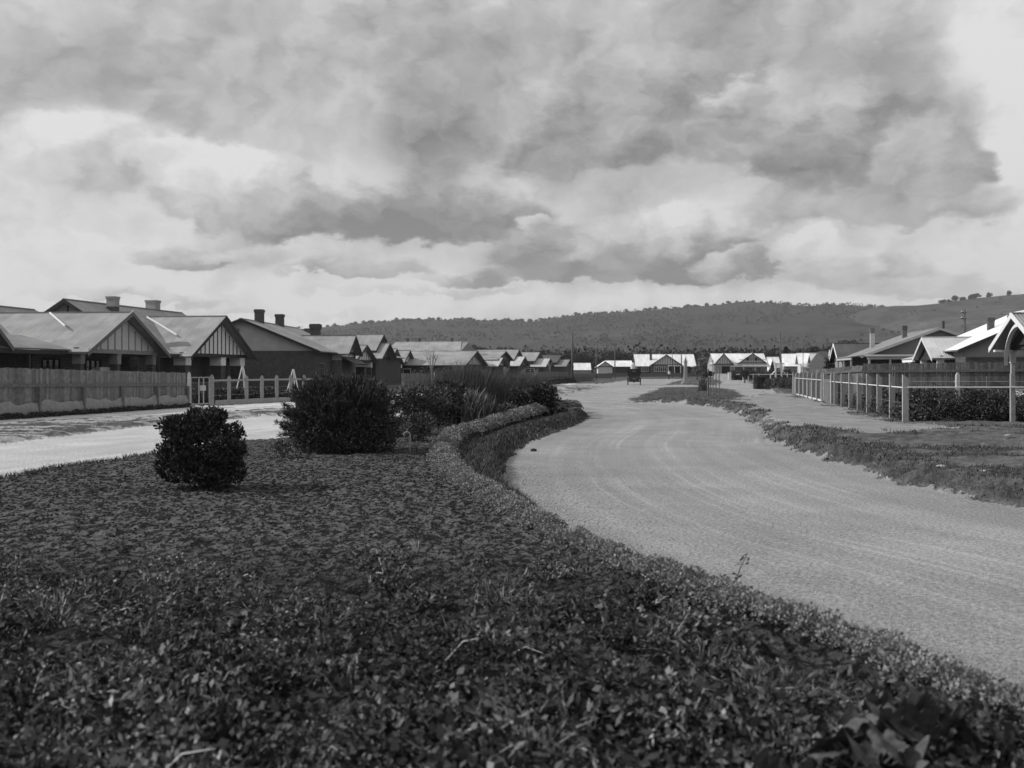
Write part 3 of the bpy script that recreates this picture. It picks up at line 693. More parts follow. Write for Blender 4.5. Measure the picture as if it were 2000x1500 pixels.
root, T = new_house(736, 130.0, .12, L_, 'left bungalow with tall dark street gable stepping up above its neighbours')
block(root, T, -1, 5.8, -14, .1, 4.4, 6.15, 'b', ends=(0, 1), wall=BRICK, upper=RENDER_D, panel=TRIM_M, nb=1, roof=IRON_MID, go=.9)
block(root, T, -2.4, 4.4, -8, 1.2, 3.4, 5.05, 'b', ends=(0, 1), wall=BRICK, upper=RENDER_D, panel=TRIM_M, nb=1, roof=IRON_MID, go=.9)
for a in (9, 15): chimney(root, T, a, -1.8, 4, 5.9, .35, .35)
block(root, T, 5.9, 16, -12, 0, 3.6, 5.5, 'a', wall=BRICK, roof=IRON_LIGHT, cut=(0, 3), ends=(0, 1))

root, T = new_house(761, 141.0, .13, L_, 'left bungalow with first of a pair of small striped gables before the great roof')
block(root, T, -1, 12, -12, -2, 3.3, 5.2, 'a', wall=BRICK, roof=IRON_MID)
block(root, T, 0, 7.0, -9, .3, 2.95, 4.66, 'b', ends=(0, 1), open_=True, wall=BRICK, panel=STRAP_L, nb=9, roof=IRON_MID, pil=(.1, 6.3), pilw=.5)
b_ = MB(); b_.box(.2, 6.8, -2.2, -1.9, 0, 2.9, 0, T); b_.build('porch_wall', RENDER_L, root)

root, T = new_house(787, 151.0, .14, L_, 'left bungalow with second of a pair of small striped gables, pale porch wall')
block(root, T, -1, 8, -12, -2, 3.3, 4.9, 'a', wall=BRICK, roof=IRON_MID)
block(root, T, 0, 6.8, -9, .4, 2.95, 4.62, 'b', ends=(0, 1), open_=True, wall=BRICK, panel=STRAP_L, nb=9, roof=IRON_MID, pil=(.1, 6.1), pilw=.5)
b_ = MB(); b_.box(.2, 6.6, -1.6, -1.3, 0, 2.9, 0, T); b_.build('porch_wall', RENDER_L, root)

root, T = new_house(908, 156.0, .20, L_, 'very wide bungalow with one great pale iron roof in the middle of the left row')
block(root, T, 1.5, 15.5, -12, -.8, 4.0, 6.2, 'b', ends=(1, 1), wall=BRICK, upper=RENDER_D, panel=TRIM_M, nb=1, roof=IRON_MID, cut=(0, 1.6), go=.5)
block(root, T, -4.0, 9, -9.2, 1.2, 2.65, 4.6, 'b', ends=(0, 1), wall=BRICK, upper=STRAP_M, panel=STRAP_M, nb=1, roof=IRON_MID, go=.8, barge=TRIM_D)
window(root, T, 'b', -7.4, -6.2, -4.0, 1.2, 2.0, -1, 1, TRIM_W, False); window(root, T, 'b', -5.0, -3.2, -4.0, 1.1, 2.2, -1, 3, TRIM_M)
window(root, T, 'b', -.6, .6, -4.0, 1.0, 2.3, -1, 2, TRIM_M)
for b in (-10.5, -8.6, -3.4): chimney(root, T, 8.5, b, 5.7, 6.75, .3, .3)

root, T = new_house(967, 172.0, .2, L_, 'left bungalow beyond the great roof, long ridge and small street porch gable')
block(root, T, 2, 14, -8.5, .3, 3.6, 4.95, 'b', ends=(0, 1), wall=BRICK, panel=TRIM_M, nb=1, roof=IRON_MID)
block(root, T, -1, 12, -9, -1.5, 3.4, 5.2, 'a', wall=BRICK, roof=IRON_MID, barge=STRAP_L)
block(root, T, -.5, 6, -3.2, .9, 2.6, 3.8, 'b', ends=(0, 1), wall=BRICK, panel=STRAP_M, nb=1, roof=IRON_LIGHT)
window(root, T, 'a', 7, 9.5, .3, .9, 2.3, 1, 3, TRIM_W)
chimney(root, T, 5, -4.5, 4.9, 5.9, 1.1, 1.1, 'flare')

root, T = new_house(1011, 192.0, .22, L_, 'left bungalow with tall street gable over a wider lower porch gable')
block(root, T, 1, 9, -9, -.6, 3.9, 5.55, 'b', ends=(0, 1), wall=BRICK, panel=TRIM_M, nb=1, roof=IRON_MID)
block(root, T, -1.5, 6.5, -6, 1.0, 2.75, 4.25, 'b', ends=(0, 1), wall=BRICK, panel=TRIM_M, nb=1, roof=IRON_LIGHT)
chimney(root, T, 12, -5.4, 4.6, 6.05, 1, 1); window(root, T, 'a', 6.9, 8.6, -.6, .9, 2.2, 1, 2, TRIM_W)

root, T = new_house(1050, 222.0, .22, L_, 'left bungalow second from the end of the row, two stepped pale roofs')
block(root, T, 0, 10, -10, -.3, 3.9, 5.6, 'b', ends=(0, 1), wall=BRICK, panel=TRIM_M, nb=1, roof=IRON_MID)
block(root, T, -1, 8, -5, 2.2, 2.7, 4.25, 'b', ends=(0, 1), wall=BRICK, panel=TRIM_M, nb=1, roof=IRON_LIGHT)
window(root, T, 'b', -1.5, .3, -1, .9, 2.2, -1, 2, TRIM_W)

root, T = new_house(1092, 260.0, .24, L_, 'last and darkest bungalow at the far end of the left row')
block(root, T, 0, 10, -11, -.2, 3.9, 5.55, 'b', ends=(0, 1), wall=BRICK, panel=TRIM_M, nb=1, roof=IRON_DARK)
block(root, T, -1, 8, -5, 2.2, 2.9, 4.4, 'b', ends=(0, 1), wall=BRICK, panel=TRIM_M, nb=1, roof=IRON_OLD)

FAC = math.radians(90)      # street front turned to the viewpoint: a runs to the right, b towards us
def new_front(px, D, label, name='bungalow', th=None, grp='bungalows facing down the street', cat='house'):
    x = wx(px, D); root = thing(name, (x, D, 0), label, cat, grp)
    return root, Frame(x, D, th if th is not None else FAC, R_ if False else 1)
# frame check: u=(1,0), v=(0,-1)
root, T = new_front(1119, 300, 'small shed with bright corrugated roof at the end of the left fence line', 'shed', cat='shed', grp='distant pale roofed buildings')
block(root, T, 0, 5, -5, 0, 2.1, 3.9, 'a', wall=RENDER_L, roof=IRON_WHITE, ov=.3, go=.1)
root, T = new_front(1168, 335, 'distant low bungalow with hipped white roof and grey gable left of the car', grp='distant pale roofed buildings')
block(root, T, 0, 4.5, -7, 0, 3.1, 4.6, 'b', wall=STRAP_M, roof=IRON_WHITE, ends=(0, 1), panel=STRAP_M, nb=1, barge=TRIM_M)
block(root, T, 3, 12, -9, -1, 3.2, 4.9, 'a', wall=BRICK, roof=IRON_WHITE)
root, T = new_front(1203, 345, 'distant bungalow with low white pyramid roof just left of the car', grp='distant pale roofed buildings')
block(root, T, 0, 7, -8, 0, 3.3, 5.0, 'a', wall=BRICK, roof=IRON_WHITE, cut=(2.5, 2.5))

root, T = new_front(1240, 325, 'low wide bungalow closing the street with broad half timbered gable and one dark chimney')
block(root, T, .6, 18, -9, 0, 3.55, 6.75, 'a', wall=BRICK, roof=IRON_WHITE, go=.5, ov=.7)
block(root, T, 4.8, 13.8, -4, 1.6, 3.6, 6.55, 'b', ends=(0, 1), wall=BRICK, roof=IRON_LIGHT, panel=STRAP_M, nb=12, barge=TRIM_D, go=.5, ov=.4)
window(root, T, 'a', 1.9, 4.2, 0, 1.45, 3.1, 1, 4, TRIM_W); window(root, T, 'a', 5.6, 9.3, 1.6, 1.45, 3.1, 1, 6, TRIM_W)
b_ = MB(); b_.box(9.9, 13.6, 1.62, 1.66, .2, 3.2, 0, T); b_.build('porch_opening_shade', DARKIN, root)  # flat dark sheet on the wall, painted shade of the open porch
b_ = MB(); b_.box(9.7, 13.8, 1.68, 1.8, 3.05, 3.35, 0, T)
for a in (9.8, 11.7, 13.5): b_.box(a-.1, a+.12, 1.68, 1.8, .9, 3.05, 0, T)
b_.box(9.7, 13.8, 1.67, 1.9, .1, .9, 1, T); b_.build('porch_frame', [STRAP_L, BRICK_MID], root)
chimney(root, T, 5.1, -2.2, 4.2, 6.75, .7, .7)
lean(root, T, 16.5, 21, -6, 2.4, 2.9, 3.5, 'b', IRON_LIGHT, [(18.6, 2.2), (20.7, 2.2)], postm=TRIM_M)
window(root, T, 'a', 14.6, 15.8, 0, 1.4, 2.9, 1, 2, TRIM_W)

root, T = new_front(1393, 300, 'bungalow closing the street with two dark striped gables, one small and one wide', )
block(root, T, .2, 15.2, -10, -.5, 3.6, 6.6, 'a', wall=RENDER_L, roof=IRON_WHITE, go=.1)
block(root, T, -.1, 5.1, -5, 2.0, 3.65, 6.5, 'b', ends=(0, 1), wall=RENDER_L, roof=IRON_LIGHT, panel=STRAP_M, nb=8, barge=TRIM_D, go=.4, ov=.15)
block(root, T, 7.0, 14.4, -5, 1.2, 4.0, 6.55, 'b', ends=(0, 1), wall=STRAP_M, roof=IRON_LIGHT, panel=STRAP_M, nb=16, barge=TRIM_D, go=.4, ov=.15, zs=3.4)
b_ = MB(); b_.box(6.9, 14.5, 1.27, 1.31, 4.7, 4.82, 0, T); b_.box(6.9+1.6, 14.5-1.6, 1.27, 1.31, 5.2, 5.32, 0, T)
for a in (9.3, 11.7): b_.box(a-.3, a+.3, 1.27, 1.32, 4.5, 5.2, 0, T)
b_.build('gable_lattice', TRIM_D, root)
lean(root, T, 4.4, 15.4, -.6, 2.3, 3.05, 3.95, 'b', IRON_LIGHT, [(5.4, 2.1), (8.0, 2.1), (11.2, 2.1), (15.1, 2.1)], postm=STRAP_L)
b_ = MB(); b_.box(2.0, 4.2, 2.02, 2.06, .6, 2.9, 0, T); b_.build('porch_opening_shade', DARKIN, root)  # dark sheet before the wall in place of real porch shade
window(root, T, 'a', 9.2, 11.0, -.5, 1.0, 2.6, 1, 3, STRAP_M); window(root, T, 'a', 12.3, 13.4, -.5, 1.2, 2.6, 1, 2, STRAP_M)

FW = 'pale roofed bungalows on the right beyond the tall pole'
root, T = new_front(1502, 330, 'distant bungalow with bright roof and a single dark slit gable behind the tall pole', grp=FW)
block(root, T, 0, 3.6, -6, 0, 3.0, 6.0, 'a', wall=STRAP_L, roof=IRON_WHITE, go=.1)
block(root, T, -.3, 1.6, -3, 1, 1.8, 5.2, 'b', ends=(0, 1), wall=TRIM_D, roof=IRON_WHITE, barge=STRAP_L, ov=.1)
root, T = new_house(1530, 262, .19, R_, 'farthest of the pale roofed bungalows on the right, clean bright roof', group=FW)
block(root, T, 0, 9, -9, -1, 3.2, 5.9, 'b', ends=(0, 1), wall=RENDER_L, roof=IRON_WHITE, go=.4)
block(root, T, -5, 4, -5, .8, 3.1, 5.8, 'b', ends=(0, 1), wall=RENDER_L, roof=IRON_WHITE, go=.4, barge=TRIM_W, panel=TRIM_D, nb=1)
root, T = new_house(1556, 230, .19, R_, 'pale roofed bungalow on the right, second from the tall pole, low bright roof', group=FW)
block(root, T, -2, 7, -9, 0, 3.4, 5.5, 'b', ends=(0, 1), wall=STRAP_M, roof=IRON_WHITE, go=.5, barge=TRIM_W, panel=TRIM_D, nb=1)
lean(root, T, -5, -2.1, -8, 0, 2.5, 3.3, '-a', IRON_LIGHT, [(-4.8, -.2), (-4.8, -3)], postm=STRAP_L)
root, T = new_house(1581, 196, .19, R_, 'pale roofed bungalow with white trimmed gable and thin porch posts beside the round tree', group=FW)
block(root, T, -4, 6.0, -4.6, 0, 3.1, 4.85, 'b', ends=(0, 1), wall=STRAP_M, roof=IRON_LIGHT, go=.6, barge=TRIM_W, panel=TRIM_D, nb=1, zs=0)
lean(root, T, -5.2, -4.05, -4.4, 0, 2.85, 3.1, '-a', IRON_LIGHT, [(-5.1, -.2), (-5.1, -2.3), (-5.1, -3.9)], postm=TRIM_W)
block(root, T, 0, 13, -16, -4.5, 3.6, 6.0, 'a', wall=BRICK, roof=IRON_WHITE)
chimney(root, T, 2, -7.2, 4.5, 6.5, 1.6, .9, 'plain', m1=STRAP_L)
root, T = new_front(1617, 168, 'low bungalow with pale hipped roof behind the round tree', grp=FW, th=FAC-.15)
block(root, T, 0, 6.5, -7, 0, 2.8, 4.9, 'a', wall=BRICK, roof=IRON_LIGHT, cut=(2.2, 2.2), go=.3)
b_ = MB(); b_.tube([T(-.3, .55, 2.78), T(1.95, -3.5, 4.98)], .09, 4); b_.tube([T(6.8, .55, 2.78), T(4.6, -3.5, 4.98)], .09, 4); b_.build('hip_flashing', TRIM_W, root)

root, T = new_house(1696, 100, .17, R_, 'right hand bungalow with pale fascias, wide low gable end and long shady verandah', back=0)
block(root, T, 0, 15, -12.4, 0, 3.35, 5.65, 'a', wall=BRICK, zb=3.0, upper=RENDER_D, roof=IRON_OLD, barge=RENDER, ridge_at=.5, go=.7, ov=.7)
block(root, T, 11.2, 17.5, -7, .9, 3.0, 4.6, 'b', ends=(0, 1), wall=RENDER_D, roof=IRON_DARK, barge=STRAP_L, panel=TRIM_D, nb=1, go=.5)
lean(root, T, -3.4, -.05, -6.6, .6, 3.0, 3.25, '-a', IRON_OLD, [(-3.2, .4), (-3.2, -1.4), (-3.2, -4.2)], postm=RENDER)
lean(root, T, .2, 11, .05, 1.6, 3.0, 3.25, 'b', IRON_OLD, [(1.0, 1.4), (6.0, 1.4), (10.5, 1.4)], postm=RENDER)
b_ = MB(); b_.box(-3.3, -3.1, -2.0, -1.55, 0, 2.1, 0, T); b_.build('verandah_pier', STRAP_L, root)
b_ = MB(); b_.box(-3.25, -3.15, -6.6, -4.3, 1.2, 2.0, 0, T); b_.box(-3.28, -3.12, -6.6, -4.3, 2.0, 2.08, 1, T); b_.build('verandah_rail', [TRIM_M, STRAP_L], root)
window(root, T, 'b', -4.2, -2.4, 0, 1.0, 2.4, -1, 3, STRAP_M)
chimney(root, T, 10, -1.9, 3.6, 6.0, .5, .45, 'plain', m0=BRICK_MID, m1=RENDER); chimney(root, T, 6, -4.3, 4.6, 6.1, .5, .45, 'plain', m0=BRICK, m1=BRICK_MID)

root, T = new_house(1886, 72.7, .19, R_, 'right hand bungalow with roughcast side wall, bright street roof slope and two dark chimneys', back=0)
block(root, T, 0, 15, -13.4, 0, 3.35, 6.3, 'a', wall=BRICK, zb=2.62, upper=RENDER_D, roof=IRON_WHITE, barge=TRIM_D, go=.4, ov=.5)
block(root, T, 3.6, 10.6, -5.5, 1.05, 2.75, 4.18, 'b', ends=(0, 1), open_=True, wall=RENDER, roof=IRON_LIGHT, barge=STRAP_M, panel=TRIM_D, nb=1, go=.5, ov=.35, pil=(.1+3.6, 10.6-.5), pilw=.35, piltop=STRAP_L)
lean(root, T, 10.7, 16, .05, 1.6, 2.65, 3.0, 'b', IRON_LIGHT, [(13.2, 1.4), (15.7, 1.4)], postm=STRAP_L)
chimney(root, T, 6.9, -3.2, 3.9, 5.6, .5, .48); chimney(root, T, 3.9, -3.9, 4.2, 5.65, .5, .48)
window(root, T, 'a', 1.0, 3.0, 0, .9, 2.2, 1, 3, STRAP_L)
b_ = MB(); b_.box(12, 12.15, -1.0, -.85, 5.0, 5.6, 0, T); b_.build('flue_pipe', TRIM_D, root)

root, T = new_house(1962, 53.0, .17, R_, 'nearest bungalow on the right with white porch gable, curved bracket and white post', back=.25)
block(root, T, -13, -1.0, -16, -1.6, 3.4, 6.0, 'a', wall=BRICK, roof=IRON_OLD)
block(root, T, -7.0, 0, -6, 0, 2.95, 4.35, 'b', ends=(0, 1), open_=True, wall=RENDER, roof=IRON_OLD, barge=TRIM_W, panel=TRIM_D, nb=1, go=.85, ov=.3, pil=(-.3,), pilw=.17, piltop=TRIM_W, beam=False)
b_ = MB()
for k in range(10):
    t0_, t1_ = k/10*math.pi/2, (k+1)/10*math.pi/2
    def q(t, r): return (-1.1-2.1*(1-math.cos(t))*1.0, 1.0+1.9*math.sin(t)*1.0) if False else (-2.0-r*(1-math.cos(t)), 1.95+(r*.80)*math.sin(t))
    p = [q(t0_, 2.2), q(t1_, 2.2), q(t1_, 2.45), q(t0_, 2.45)]
    P0 = [T(a, .62, z) for a, z in p]; P1 = [T(a, .80, z) for a, z in p]; b_.add(P0+P1, [(0,1,2,3),(7,6,5,4),(0,4,5,1),(1,5,6,2),(2,6,7,3),(3,7,4,0)])
b_.build('curved_bracket', TRIM_W, root)
b_ = MB(); b_.box(-.5, -.15, .0, .8, 2.62, 2.72, 0, T); b_.build('bracket_beam', TRIM_W, root)
window(root, T, 'a', -5.4, -3.0, -1.6, .9, 2.4, 1, 3, TRIM_M)

#@@FENCES
# ------------------------------------------------------------------ fences
def pal_fence(label, pts, h0, h1, m=PALING, bw=.12, rail=None, skirt=False, rail_z=.62, front_rail=True):
    (x0, y0), (x1, y1) = pts; L = math.hypot(x1-x0, y1-y0); ux, uy = (x1-x0)/L, (y1-y0)/L; nx, ny = uy, -ux
    if (nx*(-x0)+ny*(-y0)) < 0: nx, ny = -nx, -ny        # normal faces the viewpoint side
    z0 = gz(x0, y0); T = lambda s, d, z: (x0+ux*s+nx*d, y0+uy*s+ny*d, z0+z)
    root = thing('paling_fence', (x0, y0, z0), label, 'fence')
    mb = MB(); s = 0
    while s < L:
        w = bw*random.uniform(.9, 1.05); h = h0+(h1-h0)*s/L+random.uniform(-.02, .02); d = random.uniform(0, .008)
        mb.box(s+.004, min(s+w, L), d, d+.016, -.05, h, 0, T); s += w+random.choice([.003, .006, .012])
    mb.build('palings', m, root)
    rl = MB(); t = lambda s: h0+(h1-h0)*s/L
    n = max(2, int(L/2.6))
    for zz, hh in ((rail_z, .13), ) if front_rail else ((.35, .1), (rail_z, .1)):
        d0 = .03
        P = [T(0, d0, t(0)*zz), T(0, d0+.05, t(0)*zz), T(L, d0+.05, t(L)*zz), T(L, d0, t(L)*zz)]
        rl.hexa(P+[(p[0], p[1], p[2]+hh) for p in P])
    rl.build('rail', rail or m, root)
    for k in range(n+1):
        p = MB(); s = L*k/n; p.box(s-.06, s+.06, .082, .19, -.05, t(s)*.62-.01, 0, T); p.build('post', rail or m, root)
    if skirt:
        v = []; f = []; N_ = int(L/.22)
        for k in range(N_+1):
            s = L*k/N_; sag = .54+.05*math.sin(s*2.3)+.04*math.sin(s*5.1+1)+random.uniform(-.008, .008)+.02*s/L
            if k % 9 == 0: sag += .05
            w_ = .045*math.sin(s*9)+.02
            v += [T(s, .10+.02*math.sin(s*9), sag), T(s, .16+w_, sag*.5), T(s, .14-w_*.5, .10+.03*math.sin(s*3.1))]
        for k in range(N_):
            for j in range(2): f.append((k*3+j, k*3+3+j, k*3+4+j, k*3+1+j))
        sk = MB(); sk.add(v, f); sk.build('hessian_skirt', HESSIAN, root, fix=False, smooth=True)
    return root
pal_fence('tall weathered paling fence at the far left with sagging hessian along its foot', ((-18.4, 33.7), (-15.25, 50.2)), 1.86, 1.60, PALING, rail=PALING_D, skirt=True, rail_z=.62)
pal_fence('dark paling fence behind the left bushes in front of the small striped gables', ((-8.0, 77.6), (-5.6, 88)), 1.52, 1.45, PALING_D)
pal_fence('low dark paling fence before the great roofed bungalow', ((-5.6, 88.1), (.9, 118)), 1.25, 1.25, PALING_D)
pal_fence('dark paling fence running on behind the bare street trees to the first tall pole', ((.9, 118.1), (7.8, 149)), 1.55, 1.52, PALING_D)
pal_fence('lower paling fence beyond the first tall pole ending at the shed', ((8.3, 152), (13, 174)), 1.3, 1.2, PALING_D)
pal_fence('long side boundary paling fence behind the right hand garden', ((16.6, 59.6), (18.8, 57.6)), 1.52, 1.78, PALING_D, front_rail=True, rail_z=.8)
pal_fence('taller level stretch of boundary paling fence before the two right hand bungalows', ((18.8, 57.55), (34, 54.5)), 1.85, 2.03, PALING_D, front_rail=True, rail_z=.74)
def simple_fence(name, label, pts, h, bm, cap=None, w=.25):
    (x0, y0), (x1, y1) = pts; L = math.hypot(x1-x0, y1-y0); ux, uy = (x1-x0)/L, (y1-y0)/L
    T = lambda s, d, z: (x0+ux*s-uy*d, y0+uy*s+ux*d, z); root = thing(name, (x0, y0, 0), label, 'fence' if 'fence' in name else 'wall')
    return root, T, L
# left gate and post fence
def post(root, x, y, h, w=.16, d=.16, m=POSTG, top='round', rz=0):
    mb = MB(); z0 = gz(x, y)-.1; c, n = math.cos(rz), math.sin(rz)
    def P(a, b, z): return (x+a*c-b*n, y+a*n+b*c, z)
    if top == 'slant':
        mb.hexa([P(-w/2,-d/2,z0),P(w/2,-d/2,z0),P(w/2,d/2,z0),P(-w/2,d/2,z0),P(-w/2,-d/2,z0+h+.1),P(w/2,-d/2,z0+h-.02),P(w/2,d/2,z0+h-.02),P(-w/2,d/2,z0+h+.1)])
    else:
        mb.box(-w/2, w/2, -d/2, d/2, z0, z0+h, 0, lambda a, b, z: P(a, b, z))
        mb.box(-w*.36, w*.36, -d*.36, d*.36, z0+h+.0005, z0+h+.06, 0, lambda a, b, z: P(a, b, z)); mb.box(-w*.2, w*.2, -d*.2, d*.2, z0+h+.0605, z0+h+.095, 0, lambda a, b, z: P(a, b, z))
    return mb.build('post', m, root)
fx = lambda D: np.interp(D, [50.3, 60.5], [-15.2, -11.8])
lf = thing('post_and_wire_fence', (float(fx(54)), 54, 0), 'pale post and rail wire fence with low plinth board, left garden beside the striped gable', 'fence')
Ds = [52.2, 53.6, 55.1, 56.5, 57.9, 59.3, 60.7, 62.2]
fxx = lambda D: -15.2+(D-50.3)*.3333
for i, D in enumerate(Ds): post(lf, fxx(D), D, 1.46 if i else 1.52, .17 if i else .2, .17 if i else .2, POSTG, rz=.3)
mb = MB()
for z, r in ((1.18, .045),): mb.box(0, 1, 0, 1, 0, 1, 0, lambda a, b, c: (fxx(52.2+a*10)-.03+b*.06, 52.2+a*10, z+c*.09))
mb.build('rail', POSTG, lf)
mb = MB(); mb.box(0, 1, 0, 1, 0, 1, 0, lambda a, b, c: (fxx(52.3+a*10)-.02+b*.04+.1, 52.3+a*10, .02+c*.24)); mb.build('plinth_board', POSTG, lf)
mb = MB()
for z in (.5, .85): mb.tube([(fxx(52.2), 52.2, z), (fxx(62.2), 62.2, z)], .004, 3)
mb.build('wire', WIRE, lf)
gt = thing('wire_gate', (fxx(51.3), 51.3, 0), 'light framed wire gate between the tall paling fence and the post fence', 'gate')
post(gt, fxx(50.45), 50.45, 1.62, .16, .16, POSTW, rz=.3)
mb = MB()
for D in (50.6, 51.2, 51.55, 52.0): mb.tube([(fxx(D), D, .12), (fxx(D), D, 1.38)], .03, 5)
for z in (.12, 1.38): mb.tube([(fxx(50.6), 50.6, z), (fxx(52.0), 52.0, z)], .03, 5)
mb.build('gate_frame', POSTG, gt)
mb = MB(); mb.box(0, .3, 0, .02, .75, 1.0, 0, lambda a, b, z: (fxx(51.2)+a, 51.25+b, z)); mb.build('latch_plate', STRAP_M, gt)
def rose_stand(px, D, h, label):
    x = wx(px, D); r = thing('plant_support', (x, D, 0), label, 'plant support', 'white tripod plant supports')
    for k, (dx, dy) in enumerate(((-.48, -.1), (.05, .4), (.46, -.15))):
        m = MB(); m.tube([(x+dx, D+dy, -.03), (x+dx*.05, D+dy*.05, h)], .033, 5); m.build('leg', TRIM_W, r)
    m = MB(); m.tube([(x-.2, D-.04, h*.6), (x+.19, D-.06, h*.6)], .016, 4); m.build('brace', TRIM_W, r)
rose_stand(474, 58.5, 1.95, 'left of two white tripod plant supports, in front of the striped gable porch')
rose_stand(573, 63, 1.78, 'right of two white tripod plant supports, beside the big feathery bush')

# right hand post fence along the street, corner post nearest
fr = thing('post_and_wire_fence', (11.5, 31.6, 0), 'pale slant topped post fence round the right hand corner garden', 'fence')
rx = lambda D: 11.5+.176*(D-31.6)
for D in [31.6, 33.8, 36.2, 38.5, 40.8, 43.1, 45.5, 47.9]: post(fr, rx(D)+.06, D, 1.40, .17, .07, POSTG if D > 32 else mat('post_corner', .36, lo=(50, .15)), 'slant')
mb = MB(); mb.tube([(rx(31.6)+.04, 31.56, 1.2), (rx(50)+.04, 50, 1.2)], .022, 5); mb.tube([(11.6, 31.54, 1.21), (21, 31.54, 1.215)], .02, 5); mb.build('rail', POSTW, fr)
mb = MB()
mb.tube([(rx(31.6)+.05, 31.6, .75), (rx(50)+.05, 50, .75)], .003, 3)
for z in (1.385,): mb.tube([(11.6, 31.6, z), (21, 31.6, z)], .004, 3)
mb.build('wire', WIRE, fr)
for x in (14.72, 17.8, 20.9): post(fr, x, 31.62, 1.42, .13, .09, POSTG, 'slant')
pf = thing('picket_panel_fence', (rx(52.5), 52.5, 0), 'closed grey boarded stretch of street fence with rounded posts and white plinth', 'fence')
for D in [52.6, 54.9, 57.2, 59.6, 62.0, 64.5, 67.0]: post(pf, rx(D)+.06, D, 1.42, .26, .1, POSTG, 'round')
mb = MB()
D = 52.7
while D < 67: mb.box(0, .02, 0, .105, .28, 1.16+random.uniform(-.01, .01), 0, lambda a, b, z: (rx(D+b)+.10+a, D+b, z)); D += .115
mb.build('palings', PALING, pf)
mb = MB(); mb.box(0, 1, 0, 1, 0, 1, 0, lambda a, b, c: (rx(52.6+a*14.4)-.02+b*.04, 52.6+a*14.4, .03+c*.25)); mb.build('plinth_board', POSTW, pf)
mb = MB(); mb.tube([(rx(52.6)-.04, 52.6, 1.24), (rx(67)-.04, 67, 1.24)], .022, 5); mb.build('rail', POSTW, pf)
def bar_gate(D0, D1, label):
    r = thing('garden_gate', (rx(D0), D0, 0), label, 'gate', 'garden gates in the right hand street fence')
    for D in (D0, D1): post(r, rx(D)+.05, D, 1.40, .14, .14, POSTG)
    mb = MB(); n = 7
    for k in range(n): D = D0+.15+(D1-D0-.3)*k/(n-1); mb.cbox(rx(D)+.05, D, .1, 1.3, .045, .06)
    mb.build('bars', POSTG, r)
    mb = MB()
    for z in (.2, 1.15): mb.tube([(rx(D0)+.09, D0+.08, z), (rx(D1)+.09, D1-.08, z)], .03, 4)
    mb.build('gate_rail', POSTG, r)
bar_gate(49.2, 52.2, 'near barred garden gate between the slant topped posts and boarded panels')
bar_gate(67.4, 69.6, 'far barred garden gate at the end of the boarded panels')
p = post(None, 19.9, 48, 1.40, .17, .1, POSTW); p.name = 'fence_post'; tag(p, 'lone white post standing inside the right hand garden before the paling fence', 'post')

# middle distance fences
r = thing('rail_fence', (wx(1440, 155), 155, 0), 'white top rail and wire fence in front of the double gabled bungalow', 'fence')
mb = MB(); mb.box(wx(1438, 155), wx(1560, 155), 154.95, 155.05, 1.12, 1.22); mb.build('rail', TRIM_W, r)
mb = MB(); mb.box(wx(1440, 155), wx(1477, 155), 154.9, 155.0, .0, .14); mb.build('plinth_board', TRIM_W, r)
for px in (1451, 1461.5, 1471, 1482): mb = MB(); mb.cbox(wx(px, 155), 155, 0, 1.3 if px == 1482 else 1.12, .09); mb.build('post', TRIM_W, r)
r = thing('gateway_pillar', (wx(1425, 190), 190, 0), 'bright white gate pillar at the bend of the pale side path', 'gate pillar')
mb = MB(); mb.cbox(wx(1425, 190), 190, 0, 1.35, .5, .4); mb.build('shaft', TRIM_W, r); mb = MB(); mb.cbox(wx(1425, 190), 190, 1.352, 1.42, .6, .5); mb.build('cap', TRIM_W, r)
for (p0, d0, p1, d1, h, m, lab) in ((1392, 205, 1422, 192, 1.1, RENDER_D, 'pale low garden wall left of the bright white gate pillar'),
                                   (1186, 300, 1392, 312, .95, BRICK_MID, 'long low wall across the front of the bungalow closing the street'),
                                   (1122, 235, 1196, 240, 1.0, PALING_D, 'low dark wall at the far cross street behind the shed')):
    x0, x1 = wx(p0, d0), wx(p1, d1); r = thing('garden_wall', (x0, d0, 0), lab, 'wall')
    mb = MB(); mb.hexa([(x0,d0,-.1),(x1,d1,-.1),(x1,d1+.2,-.1),(x0,d0+.2,-.1),(x0,d0,h),(x1,d1,h),(x1,d1+.2,h),(x0,d0+.2,h)]); mb.build('wall', m, r)
    mb = MB(); mb.hexa([(x0,d0-.05,h+.002),(x1,d1-.05,h+.002),(x1,d1+.25,h+.002),(x0,d0+.25,h+.002),(x0,d0-.05,h+.09),(x1,d1-.05,h+.09),(x1,d1+.25,h+.09),(x0,d0+.25,h+.09)]); mb.build('coping', TRIM_M, r)
r = thing('picket_fence', (wx(1500, 99), 99, 0), 'dark open picket fence between the square hedge and the far barred gate', 'fence')
mb = MB(); x = wx(1500, 99)
while x < wx(1542, 90): t = (x-wx(1500, 99))/(wx(1542, 90)-wx(1500, 99)); mb.cbox(x, 99-9*t, 0, 1.1, .07, .03); x += .16
mb.build('pickets', TRIM_D, r); mb = MB()
for z in (.3, .9): mb.tube([(wx(1500, 99), 99.05, z), (wx(1542, 90), 90.05, z)], .04, 4)
mb.build('rail', TRIM_D, r)
